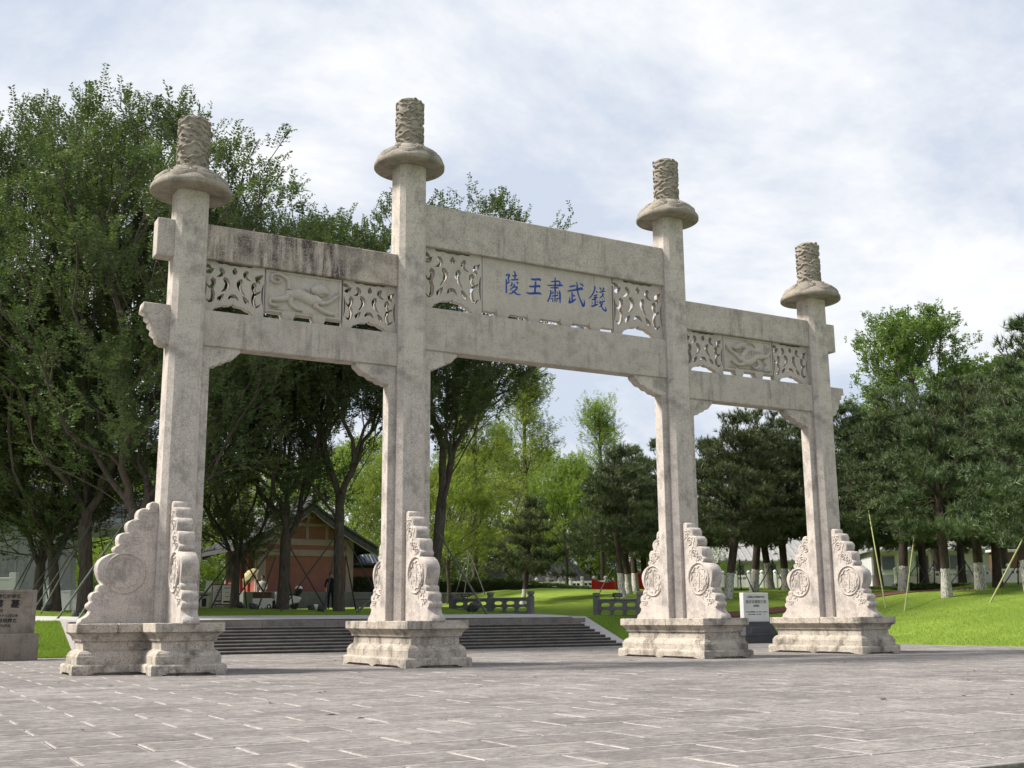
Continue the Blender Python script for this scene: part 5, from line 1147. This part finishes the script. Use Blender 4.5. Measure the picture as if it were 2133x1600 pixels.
# ---- white cart
p = on_ground(548, 53.5); ct = empty('white_cart', (p.x, p.y, p.z), .05, 'white vending cart with dark counter under the yellow umbrella', 'cart'); ct.scale = (.62, .8, .8)
MB().bbox(-.72, .62, -.35, .35, .10, .62, .02).build('body', M['white'], ct); MB().bbox(-.72, .62, -.33, .33, .62, .98, .02).build('counter_box', M['brown'], ct)
for x in (-.45, .5): w_ = MB().lathe([(.13, -.03), (.15, -.02), (.15, .02), (.13, .03)], n=14).tf(Matrix.Translation((x, -.38, .15)) @ Matrix.Rotation(math.pi/2, 4, 'X')).build('wheel', M['black'], ct, 60); MB().lathe([(.08, -.04), (.08, .04)], n=12).tf(Matrix.Translation((x, -.38, .15)) @ Matrix.Rotation(math.pi/2, 4, 'X')).build('hub', M['white'], w_)
# ---- scooter
p = on_ground(592, 53.8); sc = empty('scooter', (p.x, p.y, p.z), .12, 'white and black motor scooter parked behind a tree trunk', 'scooter'); sc.scale = (.74, .85, .85)
for x in (-.62, .62):
    w_ = MB().lathe([(.16, -.05), (.235, -.055), (.26, -.03), (.26, .03), (.235, .055), (.16, .05)], n=18).tf(Matrix.Translation((x, 0, .26)) @ Matrix.Rotation(math.pi/2, 4, 'X')).build('wheel', M['black'], sc, 60)
    MB().lathe([(.03, -.05), (.13, -.03), (.13, .03), (.03, .05)], n=12).tf(Matrix.Translation((x, 0, .26)) @ Matrix.Rotation(math.pi/2, 4, 'X')).build('rim', M['steel'], w_)
me = flat_fill('body', [[(-.50, .30), (-.2, .24), (.25, .22), (.45, .34), (.85, .42), (.98, .62), (.60, .74), (.15, .72), (.05, .52), (-.18, .34), (-.36, .48), (-.42, .86), (-.55, .92), (-.58, .70)]], .30, .04); me.materials.append(M['white']); link('body', me, sc)
me = flat_fill('seat', [[(.08, .72), (.88, .74), (.92, .82), (.5, .86), (.12, .80)]], .26, .03); me.materials.append(M['black']); link('seat', me, sc)
MB().tube([(-.62, .0, .26), (-.52, 0, .75), (-.44, 0, 1.02)], .03, 8).build('fork', M['steel'], sc, 60); MB().tube([(-.40, -.32, 1.03), (-.46, 0, 1.06), (-.40, .32, 1.03)], .02, 6).build('handlebar', M['black'], sc, 60); MB().lathe([(.02, -.09), (.08, -.07), (.09, 0), (.05, .05)], (-.56, 0, .93), 10).build('headlight', M['glass'], sc, 60)
me = flat_fill('fender', [[(-.92, .36), (-.84, .52), (-.62, .58), (-.42, .50), (-.40, .46), (-.62, .53), (-.80, .46)]], .16, .01); me.materials.append(M['white']); link('fender', me, sc)
MB().bbox(.66, 1.06, -.22, .22, .86, 1.14, .05).build('top_box', M['black'], sc); MB().lathe([(.23, 0), (.20, .10), (.08, .16), (.02, .17)], (.86, 0, 1.13), 14, sy=1).build('top_box_lid', M['white'], sc, 60); MB().tube([(.3, .1, .26), (.45, .2, 0)], .015, 5).build('stand', M['steel'], sc)
# ---- stone bench
p = on_ground(766, 54); o = empty('stone_bench', (p.x, p.y, p.z), .1, 'low grey stone bench between the person and the second pillar', 'bench'); MB().bbox(-.75, .75, -.2, .2, .40, .50, .02).build('seat', M['grey_stone'], o); [MB().bbox(x-.1, x+.1, -.16, .16, -.1, .41, .02).build('leg', M['grey_stone'], o) for x in (-.5, .5)]
p = at(668, 1268, 53); o = tag(MB().lathe([(.02, 0), (.14, .02), (.17, .1), (.13, .19), (.04, .23)], n=9).build('pale_rock', M['white_cloth']), 'small pale rock among the dark rocks by the standing person', 'rock'); p = on_ground(657, 52); o.location = p
# ================================================================== people
def person(name, px, D, rz, H, arms, cloth, label, legs_gap=.09, skirt=None):
    p = on_ground(px, D); root = empty(name, (p.x, p.y, p.z), rz, label, 'person')
    k = H/1.72; J = {}; V, E, RD = [], [], []
    def j(n, x, y, z, r, par=None):
        V.append((x*k, y*k, z*k)); RD.append(r*k); J[n] = len(V)-1
        if par: E.append((J[par], J[n]))
    j('pelvis', 0, 0, .92, .145); j('waist', 0, 0, 1.06, .125, 'pelvis'); j('chest', 0, .0, 1.28, .15, 'waist'); j('neckb', 0, 0, 1.44, .07, 'chest'); j('neck', 0, -.01, 1.50, .05, 'neckb')
    j('jaw', 0, -.025, 1.55, .062, 'neck'); j('head', 0, -.02, 1.62, .085, 'jaw'); j('crown', 0, -.01, 1.69, .06, 'head')
    for s, n in ((-1, 'l'), (1, 'r')):
        j('hip'+n, s*legs_gap, 0, .86, .095, 'pelvis'); j('knee'+n, s*legs_gap*1.1, -.015, .48, .062, 'hip'+n); j('ankle'+n, s*legs_gap*1.1, .02, .09, .042, 'knee'+n); j('toe'+n, s*(legs_gap*1.1+.02), -.14, .03, .035, 'ankle'+n)
        a = arms[0 if s < 0 else 1]
        j('sh'+n, s*.19, 0, 1.39, .06, 'chest'); j('el'+n, *a[0], .043, 'sh'+n); j('wr'+n, *a[1], .03, 'el'+n)
        w, e = Vector(a[1]), Vector(a[0]); d = (w-e).normalized(); q = w+d*.06; j('palm'+n, *q, .03, 'wr'+n)
        sd = d.cross(Vector((0, 1, 0))).normalized()
        for f, (o_, ln) in enumerate(((-.028, .06), (-.01, .075), (.01, .08), (.028, .065))):
            b = q+sd*o_; t = b+d*ln+Vector((0, -.015, 0)); j('f%d%s' % (f, n), *(b+d*.03), .010, 'palm'+n); j('g%d%s' % (f, n), *t, .008, 'f%d%s' % (f, n))
        t = w+d*.02+Vector((0, -.04, 0)); j('th'+n, *t, .011, 'wr'+n); j('tt'+n, *(t+d*.04), .009, 'th'+n)
    me = bpy.data.meshes.new('body'); me.from_pydata(V, E, []); o = bpy.data.objects.new('body', me); COL.objects.link(o)
    m = o.modifiers.new('s', 'SKIN'); sv = me.skin_vertices[0].data
    for i, r in enumerate(RD): sv[i].radius = (r, r*(.75 if i < 3 else 1)); sv[i].use_root = i == 0
    m.use_smooth_shade = True; s_ = o.modifiers.new('d', 'SUBSURF'); s_.levels = 1; s_.render_levels = 1
    bpy.context.view_layer.update(); dg = bpy.context.evaluated_depsgraph_get(); nm = bpy.data.meshes.new_from_object(o.evaluated_get(dg)); bpy.data.objects.remove(o)
    nm.materials.clear()
    for c in ('skin', cloth[0], cloth[1], 'black'): nm.materials.append(M[c])
    nm.shade_smooth()
    hands = [Vector(arms[0][1])*k, Vector(arms[1][1])*k]
    for f in nm.polygons:
        c = f.center; z = c.z/k
        mi = 0 if z > 1.475 else (3 if z < .075 else (2 if z < .93 and abs(c.x) < .24*k else 1))
        if min((c-h).length for h in hands) < .12*k and z < 1.45: mi = 0
        f.material_index = mi
    b = link('body', nm, root)
    hm = MB().lathe([(.01, 1.745*k), (.06*k, 1.735*k), (.094*k, 1.69*k), (.10*k, 1.63*k), (.085*k, 1.57*k)], (0, .012*k, 0), 14, caps=False); hm.v = [(x, y, z) if y > -.045*k or z > 1.665*k else (x, -.045*k, z) for x, y, z in hm.v]; hm.build('hair', M['hair'], root, 60)
    for s in (-1, 1): MB().lathe([(.006, -.005), (.008, 0), (.006, .005)], (s*.032*k, -.10*k, 1.63*k), 6).build('eye', M['hair'], root)
    MB().lathe([(.013*k, 0), (.006*k, .04*k)], (0, -.105*k, 1.585*k), 6).build('nose', M['skin'], root)
    MB().box(-.022*k, .022*k, -.095*k, -.082*k, 1.555*k, 1.562*k).build('mouth', M['seal_red'], root)
    if skirt: MB().lathe([(.20*k, .42*k), (.17*k, .7*k), (.15*k, .98*k)], n=16, sy=.8, caps=False).build('skirt', M[skirt], root, 60)
    return root
person('person', 688, 53.5, .35, 1.68, [((-.27, .0, 1.12), (-.24, -.08, .90)), ((.27, .02, 1.12), (.25, -.05, .87))], ('navy_cloth', 'navy_cloth'), 'person in dark navy clothes standing beside a broadleaf trunk')
um = person('person', 545, 54.8, -.3, 1.62, [((-.25, -.06, 1.16), (-.16, -.26, 1.32)), ((.24, .0, 1.12), (.22, -.10, .92))], ('white_cloth', 'white_cloth'), 'person in white clothes behind the cart under a yellow umbrella', skirt='white_cloth')
p = um.location; ub = empty('umbrella', (p.x-.20, p.y-.30, p.z+1.28), 0, 'pale yellow umbrella held tilted over the cart', 'umbrella')
ub.rotation_euler = (.35, -.85, .3)
n = 8; rg = [[(r*math.cos(2*math.pi*(i+.5)/n), r*math.sin(2*math.pi*(i+.5)/n), z) for i in range(n)] for r, z in ((.48, .42), (.40, .56), (.24, .67), (.02, .72))]
MB().loft(rg, caps=False).build('canopy', M['yellow_cloth'], ub); MB().tube([(0, 0, -.05), (0, 0, .76)], .012, 6).build('shaft', M['steel'], ub)
for i in range(n): MB().tube([(.47*math.cos(2*math.pi*(i+.5)/n), .47*math.sin(2*math.pi*(i+.5)/n), .42), (.02, 0, .70)], .005, 4).build('rib', M['steel'], ub)
# ================================================================== hedges, braces, grass
def hedge(name, u0, u1, v0, v1, z0, z1, label, n, taper=0.):
    rs = np.random.RandomState(int(abs(u0*10))+3); m = n
    U_ = rs.uniform(u0, u1, m); face = rs.randint(0, 3, m); T = rs.uniform(0, 1, m)
    Vv = np.where(face == 0, v0+rs.uniform(-.02, .06, m), rs.uniform(v1, v0, m)); zt = z1 - taper*(U_-u0)/(u1-u0)
    Z = np.where(face == 0, z0+(zt-z0)*T, zt+rs.uniform(-.06, .05, m)) + .03*np.sin(U_*3.1)
    P = np.array([tuple(gw(a, b, c)) for a, b, c in zip(U_, Vv, Z)])
    D = unit(np.stack([GV.x*np.where(face == 0, 1, .1)+rs.normal(0, .5, m), GV.y*np.where(face == 0, 1, .1)+rs.normal(0, .5, m), np.where(face == 0, .4, 1)+rs.normal(0, .3, m)], 1))
    o = empty(name, (0, 0, 0), 0, label, 'hedge'); c = gw((u0+u1)/2, (v0+v1)/2, z0); o.location = c; P -= np.array(c)
    lm = leaves_mesh('foliage', P, D, M['hedge'], rs, 6, .13, .085, .05); link('foliage', lm, o)
    core = MB().add([tuple(gw(a, b, zz)-c) for zz in (z0, None) for a, b in ((u0, v0-.08), (u1, v0-.08), (u1, v1+.05), (u0, v1+.05)) for zz in ((z0,) if zz == z0 else ((z1-.1) if a == u0 else (z1-.1-taper),))], [(0, 1, 2, 3), (4, 5, 6, 7), (0, 1, 5, 4), (1, 2, 6, 5), (2, 3, 7, 6), (3, 0, 4, 7)]); core.build('inner_twigs', M['dark'], o)
hedge('hedge', 13.6, 30.0, -37.6, -39.0, 2.3, 3.25, 'long clipped dark green hedge on top of the retaining wall', 9000)
hedge('hedge', 30.1, 40.5, -37.8, -39.0, 2.1, 3.15, 'lower end of the clipped hedge sloping down beyond the wall', 5000, .75)
hedge('hedge', 41, 56, -17.5, -18.5, 1.9, 2.45, 'low clipped yellow-green hedge under the right pines', 5000)
def brace(label, poles, mat, r=.027, cat='tree brace', group='poles bracing the trees'):
    """a set of props leaning on one trunk: (top px, py, depth, foot px, depth)"""
    first = None; o = None
    for (tx, ty, D, fx, FD) in poles:
        t = at(tx, ty, D); f = on_ground(fx, FD)
        if o is None: o = empty('tree_brace', (f.x, f.y, f.z), 0, label, cat, group); first = f
        a, b = Vector(f)-first, t-first; a = a - (b-a).normalized()*.15
        MB().tube([a, a+(b-a)*.5, b+(b-a).normalized()*.15], [r*1.15, r, r*.85], 7).build('pole', M[mat], o, 60)
brace('green props leaning on the low-forking tree behind the old stele', [(73, 1152, 46.8, 6, 45), (75, 1152, 46.8, 20, 44), (80, 1150, 47, 105, 48)], 'pole_green')
brace('green props leaning on the dark leaning tree by the tomb gate', [(140, 1124, 45.4, 40, 43.5), (142, 1122, 45.4, 60, 43), (150, 1120, 45.6, 190, 48)], 'pole_green')
brace('long green props leaning on the pale-barked trunk', [(186, 1096, 43.3, 68, 41.5), (189, 1092, 43.3, 84, 40.5), (205, 1095, 43.6, 240, 47)], 'pole_green')
brace('long green props leaning on the thick forked trunk by the leftmost pillar', [(274, 1068, 39.2, 120, 37.6), (262, 1125, 39.2, 164, 37), (255, 1090, 40, 300, 43)], 'pole_green', .034)
brace('dark props around the smaller forked tree before the house doors', [(487, 1158, 51.8, 403, 50), (490, 1158, 51.8, 440, 49), (503, 1150, 52, 514, 54), (505, 1160, 52, 572, 54)], 'pole_dark', .035)
brace('dark props around the tree before the red gable', [(574, 1130, 50.3, 478, 48.8), (572, 1165, 50.3, 537, 48), (592, 1150, 50.6, 612, 53), (595, 1125, 50.6, 680, 51.5)], 'pole_dark', .032)
brace('dark props around the tree beside the standing person', [(697, 1120, 49.3, 585, 47.5), (703, 1118, 49.3, 674, 47.2), (722, 1165, 49.6, 741, 51.5), (724, 1125, 49.6, 800, 52)], 'pole_dark', .032)
brace('green props around the tree behind the second pillar', [(908, 1100, 50.8, 1015, 47.5), (880, 1150, 50.8, 741, 47.5)], 'pole_green', .045)
brace('thin upright green bamboo props under the outer pine', [(1810, 1068, 55, 1845, 50)], 'bamboo', .032); brace('tall slanting green bamboo prop on the open lawn', [(1912, 1058, 56, 1884, 48)], 'bamboo', .032); brace('leaning bamboo prop at the lawn edge', [(2137, 1110, 48, 2064, 47)], 'bamboo', .036)
for px, D, lb in ((1540, 63, 'crossed dark props left of the slim pine'), (1608, 65.5, 'dark tripod props on the slim pine'), (1655, 66, 'dark props behind the inner side of the rightmost pillar'), (1910, 62, 'crossed dark props behind the slanting bamboo'), (1945, 63, 'dark crossed props left of the bright white trunk'), (2010, 63, 'dark props between the bright white trunk and the thick pine'), (2120, 57, 'crossed dark props near the leaning bamboo'), (1280, 64, 'pale props left of the three close pine trunks')):
    z0 = 1228
    brace(lb, [(px, 1175, D, px-30, D-2), (px+2, 1172, D, px+32, D-1.5), (px, 1170, D, px+6, D+2)], 'pole_dark', .03)
brace('pale props around the braced trunk behind the hedge', [(975, 1155, 69.5, 945, 68), (980, 1155, 69.5, 1010, 68), (978, 1155, 69.5, 966, 67)], 'pole_green', .034)
# young undergrowth closing the view under the crowns
def shrub(seed, R_, H, mat, n):
    rs = np.random.RandomState(seed); d = unit(rs.normal(0, 1, (n, 3))); d[:, 2] = np.abs(d[:, 2]); lump = 1+.22*np.sin(d[:, 0]*5+seed)+.18*np.cos(d[:, 1]*6)
    r = rs.uniform(.55, 1, n)**.5*lump; P = d*r[:, None]*np.array([R_, R_*.8, H]); return leaves_mesh('foliage', P, unit(d+rs.normal(0, .4, (n, 3))+[0, 0, .4]), M[mat], rs, 8, .3, .12, .1)
SH = [shrub(5, 2.2, 3.2, 'leaf_light', 1500), shrub(6, 2.6, 2.6, 'leaf_mid', 1500), shrub(8, 2.4, 3.6, 'leaf_dark', 1500)]
def bush(me_, px, D, s, rz, label, group='bushes closing the park background'):
    p = on_ground(px, D); o = empty('bush', (p.x, p.y, p.z-.1), rz, label, 'bush', group); o.scale = (s,)*3; link('foliage', me_, o)
    MB().tube([(0, 0, -.3), (.05, .02, 1.0), (.2, 0, 2.0)], [.08, .06, .02], 5).build('stem', M['bark'], o)
BL = ['light green shrub', 'mid green shrub', 'dark green shrub']
LM = ['beyond the old stele, past the edge tree', 'behind the pier of the tomb gate', 'behind the stair rail beside the tomb gate', 'behind the low white wall', 'behind the slab bench of the low white wall', 'under the outer roof of the tomb gate', 'behind the thick forked trunk', 'between the leftmost pillar and the red house', 'beside the left eaves of the red house', 'behind the doors of the red house', 'behind the blue tiled wall', 'right of the blue tiled wall', 'left of the second pillar behind the hedge', 'directly behind the second pillar', 'behind the braced trunk at the hedge', 'behind the left pavilion roof end', 'behind the pavilion middle', 'behind the right pavilion roof', 'right of the pavilion, far back', 'behind the middle of the white balustrade by the pavilion', 'behind the end of that white balustrade', 'behind the three close pine trunks', 'left of the third pillar, far back', 'directly behind the third pillar', 'right of the third pillar, far back', 'beside the long white house between the right pillars', 'directly behind the rightmost pillar', 'just outside the rightmost pillar', 'left of the white house behind the bamboo', 'between the far white houses', 'right of the house with the green door']
for i, (px, D, k, s) in enumerate([(-60, 66, 2, 1.1), (30, 68, 0, 1.0), (110, 64, 1, 1.0), (165, 66, 2, .9), (215, 62, 0, 1.0), (250, 68, 1, 1.2), (300, 72, 2, 1.2), (360, 78, 1, 1.3), (410, 72, 0, 1.1), (440, 88, 2, 1.4), (760, 78, 0, 1.2), (800, 74, 2, 1.1), (850, 78, 0, 1.2), (905, 76, 2, 1.2), (940, 80, 0, 1.3), (985, 92, 2, 1.3), (1040, 98, 0, 1.4), (1100, 100, 2, 1.4), (1160, 94, 0, 1.3), (1215, 92, 2, 1.2), (1255, 90, 0, 1.2), (1310, 92, 2, 1.4), (1365, 90, 1, 1.3), (1420, 96, 2, 1.4), (1470, 92, 1, 1.3), (1530, 104, 2, 1.5), (1720, 98, 2, 1.5), (1790, 98, 1, 1.5), (1850, 104, 2, 1.6), (2060, 108, 1, 1.7), (2150, 106, 2, 1.7)]):
    bush(SH[k], px, D, s, i*1.3, BL[k]+' '+LM[i])
# far wood: one mass of crowns beyond the park
rs = np.random.RandomState(3); P, D = [], []
for k in range(120):
    px = -1700 + 5600*k/119; Dd = rs.uniform(125, 160); c = at(px, 1240, Dd); hh = rs.uniform(6, 11); w = rs.uniform(4, 6.5); n = 150
    d = unit(rs.normal(0, 1, (n, 3))); P.append(np.array([c.x, c.y, 3+hh*.55]) + d*np.array([w, w*.8, hh*.5])*rs.uniform(.7, 1.05, (n, 1))); D.append(unit(d+[0, 0, .5]))
tag(link('far_wood', leaves_mesh('far_wood', np.concatenate(P), np.concatenate(D), M['leaf_mid'], rs, 6, 1.3, .75, .2)), kind='stuff')
# grass blades on the lawns that face the camera
def grass(seed, n, pick):
    rs = np.random.RandomState(seed); P = []
    while len(P) < n:
        p = pick(rs)
        if p is not None: P.append(p)
    P = np.array(P); m = len(P); a = rs.uniform(0, 2*np.pi, m); h = rs.uniform(.04, .10, m); w = rs.uniform(.006, .012, m); s = np.stack([np.cos(a), np.sin(a), 0*a], 1)
    V = np.stack([P-s*w[:, None], P+s*w[:, None], P+np.stack([rs.normal(0, .035, m), rs.normal(0, .035, m), h], 1)], 1).reshape(-1, 3); i = np.arange(m)*3
    return V, np.stack([i, i+1, i+2], 1)
def pick_lawn(rs):
    k = rs.rand()
    if k < .32: u, d = rs.uniform(-5.5, .85), rs.uniform(.02, 3.0)
    elif k < .48: u, d = rs.uniform(-9, 19), rs.uniform(7.6, 9.5)
    elif k < .62: u, d = rs.uniform(19.0, 27), rs.uniform(.02, 4.2)
    else:
        u, v = rs.uniform(26.2, 44), rs.uniform(-14, 3); p = gw(u, v)
        return (p.x, p.y, gz(p.x, p.y)-.01) if (u-26.2) < rs.exponential(5) else None
    p = gw(u, EDGE_V-d); return (p.x, p.y, gz(p.x, p.y)-.01)
V, F = grass(4, 230000, pick_lawn)
tag(link('grass', npmesh('grass', V, F, M['grass'])), 'short bright green lawn grass around the plaza', 'grass', kind='stuff')
# dry leaves and grit scattered on the paving
